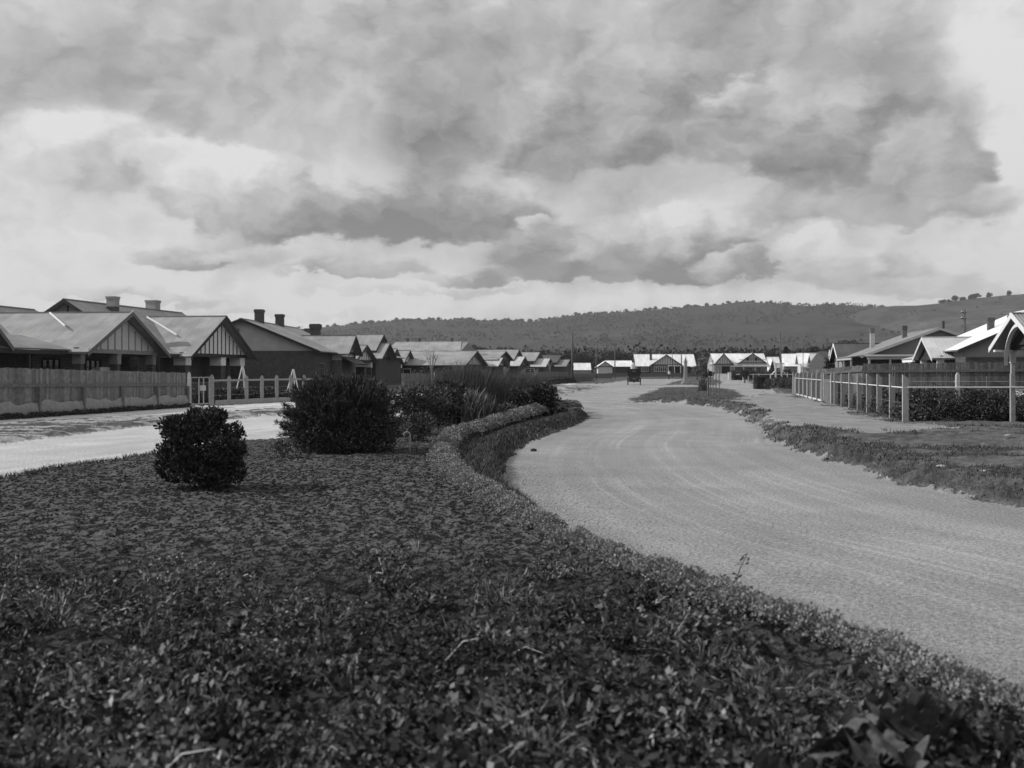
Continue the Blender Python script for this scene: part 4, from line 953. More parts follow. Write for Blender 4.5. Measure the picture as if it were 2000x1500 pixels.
# arbour frame beside tall pole
x = wx(1515, 137); r = thing('arbour', (x, 137, 0), 'white post and beam arbour frame next to the tall leaning pole', 'arbour')
for xx in (x, wx(1526.5, 137)): mb = MB(); mb.cbox(xx, 137, -.1, 2.65, .17); mb.build('post', STRAP_L, r)
mb = MB(); mb.box(x-.2, wx(1526.5, 137)+.25, 136.9, 137.1, 2.5, 2.66, 0, lambda a, b, c: (a, b-.2, c)); mb.build('crossbeam', TRIM_W, r)
mb = MB(); mb.tube([(x, 137, 1.75), (wx(1506, 137), 137, 1.15)], .06, 4); mb.tube([(wx(1526.5, 137), 137, 1.75), (wx(1537, 137), 137, 1.1)], .06, 4); mb.cbox(wx(1538, 137), 137, 0, 1.5, .1); mb.cbox(wx(1505, 137), 137, 0, 1.3, .1); mb.build('stay', STRAP_L, r)

# ------------------------------------------------------------------ poles
def pole(px, D, top, r0, label, lean_=0, arms=0, m=None, name='telegraph_pole', cat='pole'):
    x = wx(px, D); z0 = 0; r = thing(name, (x, D, z0), label, cat, 'tall timber poles')
    mb = MB(); mb.tube([(x, D, -.2), (x+lean_*.5, D, top/2), (x+lean_, D, top)], [r0, r0*.85, r0*.68], 8); mb.build('shaft', m or mat('pole_timber', .10, lo=(10, .2)), r, smooth=True)
    for k in range(arms):
        mb = MB(); z = top-.45-k*.7; mb.box(x+lean_-.42, x+lean_+.2, D-.06, D+.06, z, z+.11); a = mb.build('crossarm', TRIM_D, r)
        for dx in (-.36, .14): q = MB(); q.lathe((x+lean_+dx, D, z+.11), [(0, .03), (.05, .06), (.12, .06), (.16, .02)], 6); q.build('insulator', TRIM_W, a)
pole(1118, 149.5, 7.0, .17, 'tall timber pole where the left fence line meets the cross street')
pole(1164.5, 205, 5.6, .13, 'thin pole standing behind the shed, left of the car')
pole(1201, 250, 7.2, .15, 'thin pole between the shed and the pyramid roofed bungalow')
pole(1313, 262, 5.6, .11, 'thinner of two poles in front of the bungalow closing the street')
pole(1331, 255, 6.1, .16, 'stouter of two poles in front of the bungalow closing the street')
pole(1526, 137.4, 6.55, .13, 'tall slightly leaning bare pole rising from the white arbour', lean_=-.15)
pole(1568.5, 210, 8.2, .07, 'very slender mast rising among the pale roofs on the right')
pole(1884, 128, 9.0, .16, 'telegraph pole with crossarms and pale insulators behind the right hand roofs', arms=2)

#@@VEGETATION
# ------------------------------------------------------------------ foliage builders
def leaf_quads(P, size, asp=.45, up=0.0, dirs=None, rng=RNG):
    """one small four-sided leaf at each point"""
    n = len(P); size = np.broadcast_to(np.asarray(size, float), (n,))[:, None]
    d = rng.normal(size=(n, 3)) if dirs is None else dirs+rng.normal(size=(n, 3))*.35
    d[:, 2] += up; d /= np.linalg.norm(d, axis=1)[:, None]+1e-9
    s = np.cross(d, rng.normal(size=(n, 3))); s /= np.linalg.norm(s, axis=1)[:, None]+1e-9
    nn = np.cross(d, s)
    a = P; b = P+d*size*.5+s*size*asp*.5+nn*size*.08; c = P+d*size; e = P+d*size*.5-s*size*asp*.5+nn*size*.08
    V = np.stack([a, b, c, e], 1).reshape(-1, 3); F = np.arange(4*n).reshape(-1, 4); return V, F
def blades(P, h, w, lean=.35, rng=RNG, wind=(0, 0)):
    n = len(P); h = np.broadcast_to(np.asarray(h, float), (n,))[:, None]; w = np.broadcast_to(np.asarray(w, float), (n,))[:, None]
    an = rng.uniform(0, 2*math.pi, n); L = np.stack([np.cos(an)*lean+wind[0], np.sin(an)*lean+wind[1], np.zeros(n)], 1)*rng.uniform(.2, 1, (n, 1))
    a2 = rng.uniform(0, math.pi, n); S = np.stack([np.cos(a2), np.sin(a2), np.zeros(n)], 1)
    up = np.array([[0, 0, 1.]])
    b0 = P-S*w/2; b1 = P+S*w/2; m = P+up*h*.6+L*h*.35; m0 = m-S*w*.35; m1 = m+S*w*.35; t = P+up*h*.95+L*h
    V = np.stack([b0, b1, m1, m0, t-S*w*.05, t+S*w*.05], 1).reshape(-1, 3); i = np.arange(n)[:, None]*6
    F = np.concatenate([i+np.array([[0, 1, 2, 3]]), i+np.array([[3, 2, 5, 4]])], 0); return V, F
def merge(parts):
    Vs, Fs, o = [], [], 0
    for V, F in parts: Vs.append(V); Fs.append(F+o); o += len(V)
    return np.concatenate(Vs), np.concatenate(Fs)
def blob_points(n, c, r, shell=.55, rng=RNG, seed=1, rough=.25, flat=.0):
    """points in a lumpy ellipsoid, thicker towards its skin"""
    d = rng.normal(size=(n, 3)); d /= np.linalg.norm(d, axis=1)[:, None]
    az = np.arctan2(d[:, 1], d[:, 0]); lump = 1+rough*(2*fbm(az*1.6+seed*7.3, d[:, 2]*2.6+seed*3.1, seed, 3)-1)*1.6
    rr = (shell+(1-shell)*rng.uniform(0, 1, n)**.6)*lump
    P = d*rr[:, None]*np.array(r)[None, :]
    if flat: P[:, 2] = np.maximum(P[:, 2], -r[2]*flat)
    return P+np.array(c)[None, :], d
# --- bushes on the garden island
x, y = 14.1*(398-HX)/FPX*1.0, 14.6; x = wx(398, 14.6); z = gz(x, y)
b = thing('round_shrub', (x, y, z), 'compact dark round leafy shrub alone in the dug soil at the left', 'shrub')
mb = MB()
for k in range(7): a = k*.9; mb.tube([(x+.03*math.cos(a), y+.03*math.sin(a), z-.05), (x+.15*math.cos(a), y+.15*math.sin(a), z+.3), (x+.38*math.cos(a), y+.38*math.sin(a), z+.75)], [.02, .015, .006], 5)
mb.build('stem', BARK, b)
parts = []
subs = [(0, 0, .56, .50, .50)]+[(lambda a, e, r_: ((.55-r_*.6+random.uniform(-.05, .07))*math.cos(a)*math.cos(e)**.7, .42*math.sin(a)*math.cos(e), .52+(.54-r_*.5)*math.sin(e)+random.uniform(-.04, .06), r_, r_*.85))(random.uniform(0, 6.28), random.uniform(-.9, 1.5), random.choice([.10, .14, .18, .2])) for _ in range(40)]
for i, (dx, dy, dz, r, rz) in enumerate(subs):
    P, d = blob_points(4200 if i == 0 else int(170+r*2600), (x+dx, y+dy, z+dz-.07), (r, r, rz), .5, seed=i+2); parts.append(leaf_quads(P, RNG.uniform(.03, .065, len(P)), .55, .5, d))
V, F = merge(parts); V[:, 2] = np.maximum(V[:, 2], z-.02); np_mesh('foliage', V, F, LEAF, b)
x, y = wx(668, 21.3), 21.3; z = gz(x, y)
b = thing('feathery_bush', (x, y, z), 'largest bush, broad dark and feathery with fine upright twigs, before the left houses', 'bush')
mb = MB()
for k in range(16): a = k*.4; mb.tube([(x+.05*math.cos(a), y+.05*math.sin(a), z-.05), (x+.5*math.cos(a), y+.4*math.sin(a), z+.6), (x+1.05*math.cos(a), y+.8*math.sin(a), z+1.15)], [.03, .02, .006], 5)
mb.build('stem', BARK, b)
parts = []
for i in range(330):
    a = RNG.uniform(0, 2*math.pi); el = RNG.uniform(0, 1)**.8*math.pi/2; R = 1.0+.05*RNG.normal()
    ce_, se_ = math.cos(el)**.55, math.sin(el)**.75; tip = np.array([math.cos(a)*ce_*1.22*R, math.sin(a)*ce_*1.0*R, .05+(.12+se_*1.22)*R]); base = tip*np.array([.25, .25, .15])
    t = RNG.uniform(.35, 1, 210); c = base[None]+(tip-base)[None]*t[:, None]; c[:, 2] += .12*np.sin(t*3)*1
    P = c+RNG.normal(size=(len(t), 3))*(.085*(1.15-t))[:, None]; d = np.repeat((tip-base)[None], len(t), 0)/np.linalg.norm(tip-base)
    parts.append(leaf_quads(P+[x, y, z], RNG.uniform(.045, .10, len(t)), .16, .35, d))
P, d = blob_points(30000, (x, y, z+.40), (1.12, .9, .80), .25, seed=5, rough=.12); parts.append(leaf_quads(P, .06, .4, .3))
V, F = merge(parts); V[:, 2] = np.maximum(V[:, 2], z-.02); np_mesh('foliage', V, F, LEAF, b)
def leafy(px, py, D, r, h, n, size, m, label, name='shrub', asp=.5, seed=1, subs=9, up=.4, rz=None, cat='shrub', grp=None, stems=5):
    x = wx(px, D); z = gz(x, D); b = thing(name, (x, D, z), label, cat, grp)
    mb = MB()
    for k in range(stems): a = k*2.1+seed; mb.tube([(x, D, z-.04), (x+r*.3*math.cos(a), D+r*.3*math.sin(a), z+h*.45), (x+r*.7*math.cos(a), D+r*.7*math.sin(a), z+h*.85)], [.018, .012, .005], 4)
    if stems: mb.build('stem', BARK, b)
    rg = np.random.default_rng(seed+100); parts = []
    for i in range(subs):
        q = (rg.uniform(-r*.6, r*.6), rg.uniform(-r*.5, r*.5), rg.uniform(.2, .78)*h); rr = r*rg.uniform(.3, .5)
        P, d = blob_points(n//subs, (x+q[0], D+q[1], z+q[2]), (rr, rr, rr*.75), .4, rg, seed+i); parts.append(leaf_quads(P, rg.uniform(size*.7, size*1.3, len(P)), asp, up, d, rg))
    V, F = merge(parts); V[:, 2] = np.maximum(V[:, 2], z-.02); np_mesh('foliage', V, F, m, b); return b
leafy(828, 0, 27, .80, 1.30, 7500, .066, LEAF_M, 'loose open shrub with paler lower leaves right of the largest bush', seed=3, subs=14)
leafy(806, 0, 24.5, .55, .66, 3800, .05, LEAF_M, 'low speckled shrub behind the garden tap', seed=4, subs=10)
leafy(872, 0, 30.5, .72, 1.6, 5200, .08, LEAF, 'upright dark shrub between the loose shrub and the sword leaved clump', seed=5, subs=12)
leafy(1032, 0, 39.0, 1.05, 1.12, 7500, .11, LEAF, 'broad dark shrub at the right end of the island planting', seed=6, subs=12, asp=.6)
leafy(1068, 0, 42.0, .9, .48, 3500, .10, LEAF, 'low dark shrub trailing from the island planting toward the tip', seed=7, subs=8)
leafy(985, 0, 35.5, .6, .5, 2500, .085, LEAF_M, 'small low shrub at the foot of the sword leaved clump', seed=8, subs=8)
leafy(552, 0, 19.5, .32, .42, 900, .04, LEAF_M, 'straggly little shrub by the road left of the largest bush', seed=9, subs=6)
def clump(px, D, r, n, h, w, label, name, m, lean=.35, cat='plant', hv=.25):
    x = wx(px, D); z = gz(x, D); a = RNG.uniform(0, 2*math.pi, n); q = r*np.sqrt(RNG.uniform(0, 1, n))
    P = np.stack([x+q*np.cos(a), D+q*np.sin(a)*.8, np.full(n, z-.02)], 1)
    H = h*(1-.35*(q/r)**2)*RNG.uniform(1-hv, 1+hv*.4, n); V, F = blades(P, H, w, lean)
    o = np_mesh(name, V, F, m, loc=(x, D, z)); tag(o, label, cat); return o
clump(905, 31.5, .80, 620, 1.2, .05, 'clump of pale edged sword shaped leaves in the island planting', 'sword_leaf_clump', LEAF_L, .45)
clump(928, 32.5, .8, 420, 1.05, .05, 'darker sword leaved clump tucked behind the pale edged one', 'sword_leaf_clump', LEAF, .5)
clump(912, 37.0, 1.4, 5600, 2.05, .013, 'tall wispy broom bush with hair fine stems, behind the sword leaves', 'broom_bush', LEAF_M, .38)
clump(1000, 41.5, 1.65, 5600, 1.72, .014, 'lower wispy broom bush behind the broad dark shrub', 'broom_bush', LEAF_M, .42)
# --- clipped edging and grass
def path_pts(line, n, width, rng=RNG):
    L = np.array(line); seg = np.hypot(*(L[1:]-L[:-1]).T); c = np.concatenate([[0], np.cumsum(seg)])
    s = rng.uniform(0, c[-1], n); x = np.interp(s, c, L[:, 0]); y = np.interp(s, c, L[:, 1])
    o = rng.normal(size=(n, 2))*width*.45; return x+o[:, 0], y+o[:, 1], np.hypot(o[:, 0], o[:, 1])
xs, ys, off = path_pts(EDGING, 9500, .2); keep = (ys > 3.9) & (off < np.interp(ys, [6, 12, 18], [.17, .19, .30])); xs, ys, off = xs[keep], ys[keep], off[keep]
lum = fbm(xs*2.2, ys*2.2, 77, 3); rr_ = RNG.uniform(.028, .065, len(xs))*np.clip(ys/15, 1, 2.4); zb_ = gh(xs, ys)+np.clip(.15-off**2*2.0, 0, 1)*(.05+1.6*lum)*RNG.uniform(0, 1, len(xs))**.5+.10*sst(20, 26, ys)
q = 34; dd_ = RNG.normal(size=(len(xs), q, 3)); dd_ /= np.linalg.norm(dd_, axis=2)[..., None]; dd_[..., 2] = np.abs(dd_[..., 2])
C_ = np.stack([xs, ys, zb_], 1)[:, None]+dd_*rr_[:, None, None]*np.array([1, 1, .9])
V, F = leaf_quads(C_.reshape(-1, 3), np.repeat(rr_*.42, q), .8, .1, dd_.reshape(-1, 3)); o = np_mesh('edging_plants', V, F, ALYS, loc=(0, 0, 0))
tag(o, 'low pale knobbly band of edging plants curving along the garden island', 'edging plants', kind='stuff')
def scatter(zone, n, x0, x1, y0, y1, cond=None, rng=RNG):
    # sample evenly in the picture's depth so near ground is dense
    t = rng.uniform(0, 1, n); D = y0*(y1/y0)**t; X = rng.uniform(x0, x1, n)*D
    z, h, tone, sb, svr, svl = ground_fields(X, D)
    k = (z == zone)
    if cond is not None: k &= cond(X, D, sb, svr, svl)
    return X[k], D[k], h[k]
parts = []
xs, ys, off = path_pts(BANK, 26000, .38); k = ground_fields(xs, ys)[0] == 2; xs, ys = xs[k], ys[k]
parts.append(blades(np.stack([xs, ys, gh(xs, ys)-.01], 1), RNG.uniform(.05, .12, len(xs)), .012*np.clip(ys/18, .8, 2), .8))
X, D, h = scatter(2, 30000, -.2, .12, 19, 38, lambda X, D, sb, svr, svl: (X > -2.6+(D-19)*.02) & (sb > .1))
parts.append(blades(np.stack([X, D, h-.01], 1), RNG.uniform(.02, .05, len(X)), .016, .8))
X, D, h = scatter(2, 60000, -.55, 0, 9, 22, lambda X, D, sb, svr, svl: (sb > 0) & (sb < .55) & (X < -2))
parts.append(blades(np.stack([X, D, h-.01], 1), RNG.uniform(.03, .10, len(X)), .014, .9))
V, F = merge(parts); o = np_mesh('grass', V, F, LEAF_M, loc=(0, 0, 0)); tag(o, 'dark shaggy grass on the bank and back of the garden island', 'grass', kind='stuff')
parts = []
X, D, h = scatter(3, 90000, .1, .56, 11, 75, lambda X, D, sb, svr, svl: (svr > -.1) & ((svr < 1.3) | (fbm(X*.55, D*1.0, 65, 4) < .43)))
parts.append(blades(np.stack([X, D, h-.01], 1), RNG.uniform(.02, .07, len(X))*np.clip(D/20, .8, 1.4), .013*np.clip(D/16, .8, 3), .8))
X, D, h = scatter(3, 26000, -.56, .25, 20, 130, lambda X, D, sb, svr, svl: svl > 0)
parts.append(blades(np.stack([X, D, h-.01], 1), RNG.uniform(.012, .03, len(X)), .03, .8))
X, D, h = scatter(3, 22000, .08, .25, 50, 130, None)
parts.append(blades(np.stack([X, D, h-.01], 1), RNG.uniform(.015, .05, len(X)), .035, .8))
V, F = merge(parts); o = np_mesh('grass', V, F, LEAF_M, loc=(0, 0, 0)); tag(o, 'short rough grass of the roadside verges', 'grass', kind='stuff')
# --- foreground weeds: trailing stems with small leaves
parts = []; st = []; tn_ = []
edx = lambda D: np.interp(D, [3.5, 4.6, 5.7, 7.5, 9.9, 12], [2.2, 1.95, 1.55, 1.0, .25, -.6])
def add_leaves(c, size, asp, up, tone, dirs=None):
    V, F = leaf_quads(c, size, asp, up, dirs); parts.append((V, F)); tn_.append(np.full(len(V), tone))
for i in range(560):
    D = 3.3*(10.6/3.3)**RNG.uniform(0, 1); X = RNG.uniform(-.62, .52)*D
    if X > edx(D)-.12: continue
    if RNG.uniform() > float(sst(9.9, 7.3, np.array(D)))*.92+.008: continue
    kind = int(RNG.choice([0, 1, 2, 3], p=[.36, .36, .06, .22])); R = RNG.uniform(.07, .26)*(1.2 if D < 6 else 1); H = RNG.uniform(.05, .19)*(.6+R*2.4); g_ = 1.45 if D < 7 else 1.15; tone = RNG.choice([.35, .6, 1.0, 1.35, 1.7], p=[.22, .27, .25, .18, .08]); z = gz(X, D)
    ns = int(RNG.integers(6, 19)*R/.13)
    for k in range(ns):
        a = RNG.uniform(0, 6.283); q = R*RNG.uniform(0, .35); bx_, by_ = X+q*math.cos(a), D+q*math.sin(a); L = R*RNG.uniform(.5, 1.3); m = int(RNG.integers(7, 16)); t = np.linspace(.1, 1, m)
        c = np.stack([bx_+math.cos(a)*L*t, by_+math.sin(a)*L*t, z+H*RNG.uniform(.5, 1.2)*np.sin(t*RNG.uniform(1.4, 2.6))], 1)
        if kind == 0: add_leaves(c+RNG.normal(size=c.shape)*.01, RNG.uniform(.014, .030, m)*g_, .6, .2, tone)
        elif kind == 1: add_leaves(c+RNG.normal(size=c.shape)*.008, RNG.uniform(.022, .052, m)*g_, .33, .2, tone*.9)
        elif kind == 2:
            d = np.gradient(c, axis=0); d /= np.linalg.norm(d, axis=1)[:, None]+1e-9; add_leaves(c, RNG.uniform(.04, .09, m), .11, .2, tone*1.15, d)
        else: add_leaves(c+RNG.normal(size=c.shape)*.012, RNG.uniform(.02, .040, m)*g_, .7, .4, tone*.8)
        if k % 5 == 0: st.append(c)
n = 2500; D = 3.3*(9.2/3.3)**RNG.uniform(0, 1, n); X = RNG.uniform(-.62, .52, n)*D; k = X < edx(D); X, D = X[k], D[k]
add_leaves(np.stack([X, D, gh(X, D)+.01], 1), RNG.uniform(.012, .035, len(X)), .4, .1, 1.0)
V, F = merge(parts); o = np_mesh('weeds', V, F, mat('leaf_weed', .088, .6, .4, .35, 5, kind='leaf', attr='tone'), loc=(0, 0, 0), attrs={'tone': np.concatenate(tn_)}); tag(o, 'tangled low weeds in ragged clumps across the near foreground', 'weeds', kind='stuff')
random.shuffle(st)
mb = MB()
for c in st[:900]: mb.tube([tuple(c[0]), tuple(c[len(c)//2]), tuple(c[-1])], [.004, .003, .0015], 3, cap=False)
o = mb.build('dead_stems', STRAW, fix=False); tag(o, 'thin dry stems lying through the foreground weeds', 'dry stems', kind='stuff')
# clods and pebbles
def lumps(X, D, Z, r, m, name, label, cat, sm=True):
    ico = np.array([(0,0,1),(.9,0,.3),(.25,.85,.35),(-.75,.5,.3),(-.7,-.55,.3),(.3,-.85,.3),(0,0,-1)]); f = np.array([(0,1,2),(0,2,3),(0,3,4),(0,4,5),(0,5,1),(6,2,1),(6,3,2),(6,4,3),(6,5,4),(6,1,5)])
    n = len(X); V = ico[None]*(1+RNG.normal(size=(n, 7, 1))*.22)*np.asarray(r)[:, None, None]*np.array([1, 1, .7]); a = RNG.uniform(0, 6.3, n); c, s = np.cos(a), np.sin(a)
    V = np.stack([V[..., 0]*c[:, None]-V[..., 1]*s[:, None], V[..., 0]*s[:, None]+V[..., 1]*c[:, None], V[..., 2]], -1)+np.stack([X, D, Z], 1)[:, None]
    o = np_mesh(name, V.reshape(-1, 3), (f[None]+np.arange(n)[:, None, None]*7).reshape(-1, 3), m, smooth=sm); tag(o, label, cat, kind='stuff')
X, D, h = scatter(2, 20000, -.6, .3, 6.5, 21, lambda X, D, sb, svr, svl: sb > .25)
lumps(X, D, h+.005, RNG.uniform(.006, .020, len(X))*np.clip(D/12, .7, 1.3), mat('clod_soil', .04, 1, .1, .3, 9, kind='board', lo=(60, .3)), 'soil_clods', 'crumbly clods of dug soil on the garden island', 'soil clods')
X, D, h = scatter(0, 160000, -.15, .60, 4.6, 19, lambda X, D, sb, svr, svl: (RNG.uniform(0, 1, X.shape) < np.exp(sb/.40)+.012*np.exp(sb/3)))
lumps(X, D, h+.002, RNG.uniform(.003, .011, len(X))*np.clip(D/9, .7, 1.6), mat('pebble', .38, 1, .1, .3, 9, kind='board'), 'gravel', 'loose pebbles gathered along the inner edge of the road', 'gravel')
# individual foreground plants
def sprig(px, py, D, h, label, lean_=(0, 0), m=LEAF, nl=34):
    x = wx(px, D); z = gz(x, D); r = thing('weed_sprig', (x, D, z), label, 'weed')
    pts = [(x+lean_[0]*t*t, D+lean_[1]*t*t, z+h*t) for t in (0, .35, .7, 1)]
    mb = MB(); mb.tube(pts, [.007, .006, .004, .002], 5); mb.build('stem', BARK, r)
    t = RNG.uniform(.15, 1, nl); c = np.stack([x+lean_[0]*t*t, D+lean_[1]*t*t, z+h*t], 1)+RNG.normal(size=(nl, 3))*.018
    V, F = leaf_quads(c, RNG.uniform(.02, .05, nl), .4, .3); np_mesh('foliage', V, F, m, r)
sprig(1292, 0, 7.6, .36, 'dark weed sprig arching up over the pale edging, left of the two', (-.22, .1), nl=20)
sprig(1430, 0, 7.2, .34, 'feathery weed sprig leaning right, silhouetted against the road', (.13, .1), nl=26)
sprig(715, 0, 9.0, .34, 'single dark dead stalk standing in the dug soil above the weeds', (-.03, 0), nl=5)
sprig(300, 0, 6.4, .22, 'small upright weed at the left of the foreground', (.03, 0), LEAF_L)
sprig(1110, 0, 6.0, .2, 'ragged weed tuft in the middle of the foreground weeds', (.05, .02), LEAF_L)
def stubble(px, py, label, n=7, r=.16):
    x, y = g(px, py); z = gz(x, y); mb = MB()
    for k in range(n):
        a = random.uniform(0, 6.3); q = random.uniform(.5, 1)*r; mb.tube([(x, y, z), (x+q*.5*math.cos(a), y+q*.5*math.sin(a), z+q*.7), (x+q*math.cos(a), y+q*math.sin(a), z+random.uniform(.1, .9)*q)], [.006, .004, .002], 4)
    o = mb.build('pulled_weed', STRAW, loc=(x, y, z)); tag(o, label, 'dead weed')
stubble(815, 1105, 'dry forked root tuft lying on the soil in the centre foreground'); stubble(1098, 1150, 'dry pale stalks beside the edging in the foreground', 6)
stubble(618, 1110, 'bleached pulled stalk lying on the soil left of centre', 4); stubble(725, 1165, 'short pale stump of a pulled weed', 5, .1)
def broad(px, D, h, R, n, label, m=LEAF_M, seed=1, big=1):
    rg = random.Random(seed); x = wx(px, D); z = gz(x, D); r = thing('broad_leaf_plant', (x, D, z), label, 'plant', 'big leaved plants at the foot of the view')
    for k in range(n):
        a = rg.uniform(0, 6.3); q = R*rg.uniform(.3, 1); hh = h*rg.uniform(.5, 1); cx, cy, cz = x+q*math.cos(a), D+q*math.sin(a)*.6, z+hh
        mb = MB(); mb.tube([(x, D, z-.02), ((x+cx)/2, (D+cy)/2, z+hh*.75), (cx, cy, cz)], [.006, .005, .003], 4); mb.build('stalk', LEAF_L, r)
        s = rg.uniform(.03, .07)*big; tx, ty = rg.uniform(-1.3, 1.3), rg.uniform(-1.6, .6); vs = [(cx, cy, cz)]; N_ = 26; cu = rg.uniform(-.15, .35); ph = rg.uniform(0, 6)
        for ring in (.33, .66, 1.0):
            for i in range(N_):
                t = 2*math.pi*i/N_; rad = s*ring*(1+ring*(.24*math.cos(5*t)+.09*math.cos(11*t+ph))); u, v = rad*math.cos(t+a), rad*math.sin(t+a)
                vs.append((cx+u, cy+v*.9, cz+u*tx+v*ty-cu*rad*rad/s+s*.10*ring*ring*math.cos(5*t+1)+s*.05*ring*math.sin(3*t+ph)+s*.06*abs(math.cos(2.5*t))*ring))
        mb = MB(); mb.add(vs, [(0, 1+i, 1+(i+1) % N_) for i in range(N_)]+[(1+q_*N_+i, 1+(q_+1)*N_+i, 1+(q_+1)*N_+(i+1) % N_, 1+q_*N_+(i+1) % N_) for q_ in (0, 1) for i in range(N_)]); mb.build('leaf', m, r, fix=False, smooth=True)
LB = mat('leaf_broad', .085, .7, .3, .6, 28)
broad(1700, 3.95, .30, .24, 22, 'largest of the blurred broad leaved plants, lower right corner of the bed', LB, 1, 1.5)
broad(1800, 4.25, .26, .2, 15, 'broad leaved plant just right of the largest one', LB, 2, 1.2)
broad(1560, 3.7, .14, .22, 8, 'broad leaved plant left of the largest one', LB, 3, 1.3)
broad(1950, 4.1, .22, .16, 8, 'broad leaved plant at the extreme lower right, beside the edging', LB, 4, 1.1)
broad(1190, 3.6, .10, .2, 6, 'low broad leaved plant near the bottom centre', LB, 5, 1.1)
broad(600, 3.6, .10, .22, 7, 'low broad leaved plant near the bottom, left of centre', LB, 6, 1.1)
broad(290, 3.75, .14, .2, 7, 'low broad leaved plant near the bottom left', LB, 7, 1)

# --- right hand garden planting
def hedge(name, label, line, w, h, n, size, m, seed, cat='hedge', vary=.5):
    rg = np.random.default_rng(seed); xs, ys, off = path_pts(line, n, w, rg); lum = fbm(xs*1.6, ys*1.6, seed, 3)
    z0 = gh(xs, ys); top = h*(1-vary+2*vary*lum); top = h*(1-vary+1.1*vary*sst(.34, .66, fbm(xs*2.3+seed, ys*2.3, seed+3, 3))+.5*vary*lum); zz = z0+top*rg.uniform(0, 1, n)**.75
    V, F = leaf_quads(np.stack([xs, ys, zz], 1), rg.uniform(size*.7, size*1.3, n), .55, .4, None, rg)
    o = np_mesh(name, V, F, m, loc=(float(xs[0]), float(ys[0]), 0)); tag(o, label, cat); return o
hedge('hedge', 'dark untidy hedge growing low inside the slant topped street fence', [(12.1, 32.2), (15.6, 50)], .5, .36, 22000, .09, LEAF, 5)
hedge('hedge', 'tall dark hedge inside the corner fence on the right', [(12.5, 32.6), (13.4, 32.5), (19, 32.3)], .55, .74, 42000, .07, LEAF, 6, vary=.75)
hedge('flower_row', 'paler row of garden plants seen over the corner hedge', [(14, 37), (22, 36.5)], .5, .45, 9000, .09, LEAF_M, 8, 'plants')
hedge('hedge', 'dark shrubs in the middle of the right hand garden before the boundary fence', [(14.8, 44), (26, 43)], 1.0, .62, 14000, .12, LEAF, 9, vary=.6)
hedge('hedge', 'strip of low plants along the far boarded fence', [(16.9, 57), (18.9, 68.5)], .4, .4, 4000, .12, LEAF, 10)
hedge('hedge', 'low dark garden planting behind the left post and rail fence', [(-15.6, 52.6), (-12.4, 61)], .6, .62, 16000, .1, LEAF, 11)
hedge('hedge', 'dark weedy strip along the foot of the tall paling fence', [(-18.2, 33.5), (-15.0, 50)], .16, .16, 9000, .07, LEAF, 12, 'weeds')
hedge('hedge', 'low garden hedge before the pale porch walls on the left', [(-7.2, 84), (-3.8, 96)], .9, 1.55, 9000, .16, LEAF, 13)
hedge('hedge', 'long dark hedge before the two dark gabled bungalow', [(wx(1432, 190), 192), (wx(1545, 190), 188)], .8, 1.5, 9000, .22, LEAF, 14)
hedge('hedge', 'ragged shrubs at the foot of the open picket fence', [(wx(1478, 103), 101), (wx(1545, 92), 88)], .8, .75, 7000, .14, LEAF, 15)
hedge('hedge', 'dark strip of plants below the left row fence beyond the bare trees', [(2, 119), (8.5, 148)], .6, .45, 5000, .2, LEAF, 16)
# square clipped hedge block
hb = thing('clipped_hedge', (wx(1487, 99), 99, 0), 'square clipped dark hedge block like a pier by the pale side path', 'hedge')
mb = MB(); mb.box(wx(1478, 99), wx(1496, 99), 99, 100.2, 0, 1.1); mb.build('core', mat('hedge_core', .05, 1, .05, .4, 5, bump=.1, bscale=8), hb)
P = RNG.uniform(0, 1, (5000, 3)); f = RNG.integers(0, 3, 5000); P[f == 0, 0] = np.round(P[f == 0, 0]); P[f == 1, 1] = 0; P[f == 2, 2] = 1
P = P*[wx(1497, 99)-wx(1477.5, 99), 1.3, 1.16]+[wx(1477.5, 99), 98.95, 0]; V, F = leaf_quads(P, .09, .6); np_mesh('foliage', V, F, LEAF_M, hb)
# weeping round tree among the pale roofs
def crown_mesh(name, r, n, size, seed, subs, m, lo=.0, sub_r=.42, asp=.7, cone=False):
    rg = np.random.default_rng(seed); parts = []
    for i in range(subs):
        d = rg.normal(size=3); d /= np.linalg.norm(d); q = rg.uniform(.35, .78); c = d*q*np.array(r); 
        if cone: zc = rg.uniform(-1, 1); k = (1-zc)/2; c = np.array([math.cos(i)*r[0]*.6*k, math.sin(i)*r[1]*.6*k, zc*r[2]*.9]); rr = r[0]*sub_r*(.25+.8*k)
        else: c[2] = max(c[2], -r[2]*.45); rr = min(r)*sub_r*rg.uniform(.7, 1.25)
        P, dd = blob_points(n//subs, c, (rr*1.15, rr*1.15, rr*.8), .35, rg, seed+i); parts.append(leaf_quads(P, rg.uniform(size*.6, size*1.3, len(P)), asp, .2, dd, rg))
    V, F = merge(parts); return V, F
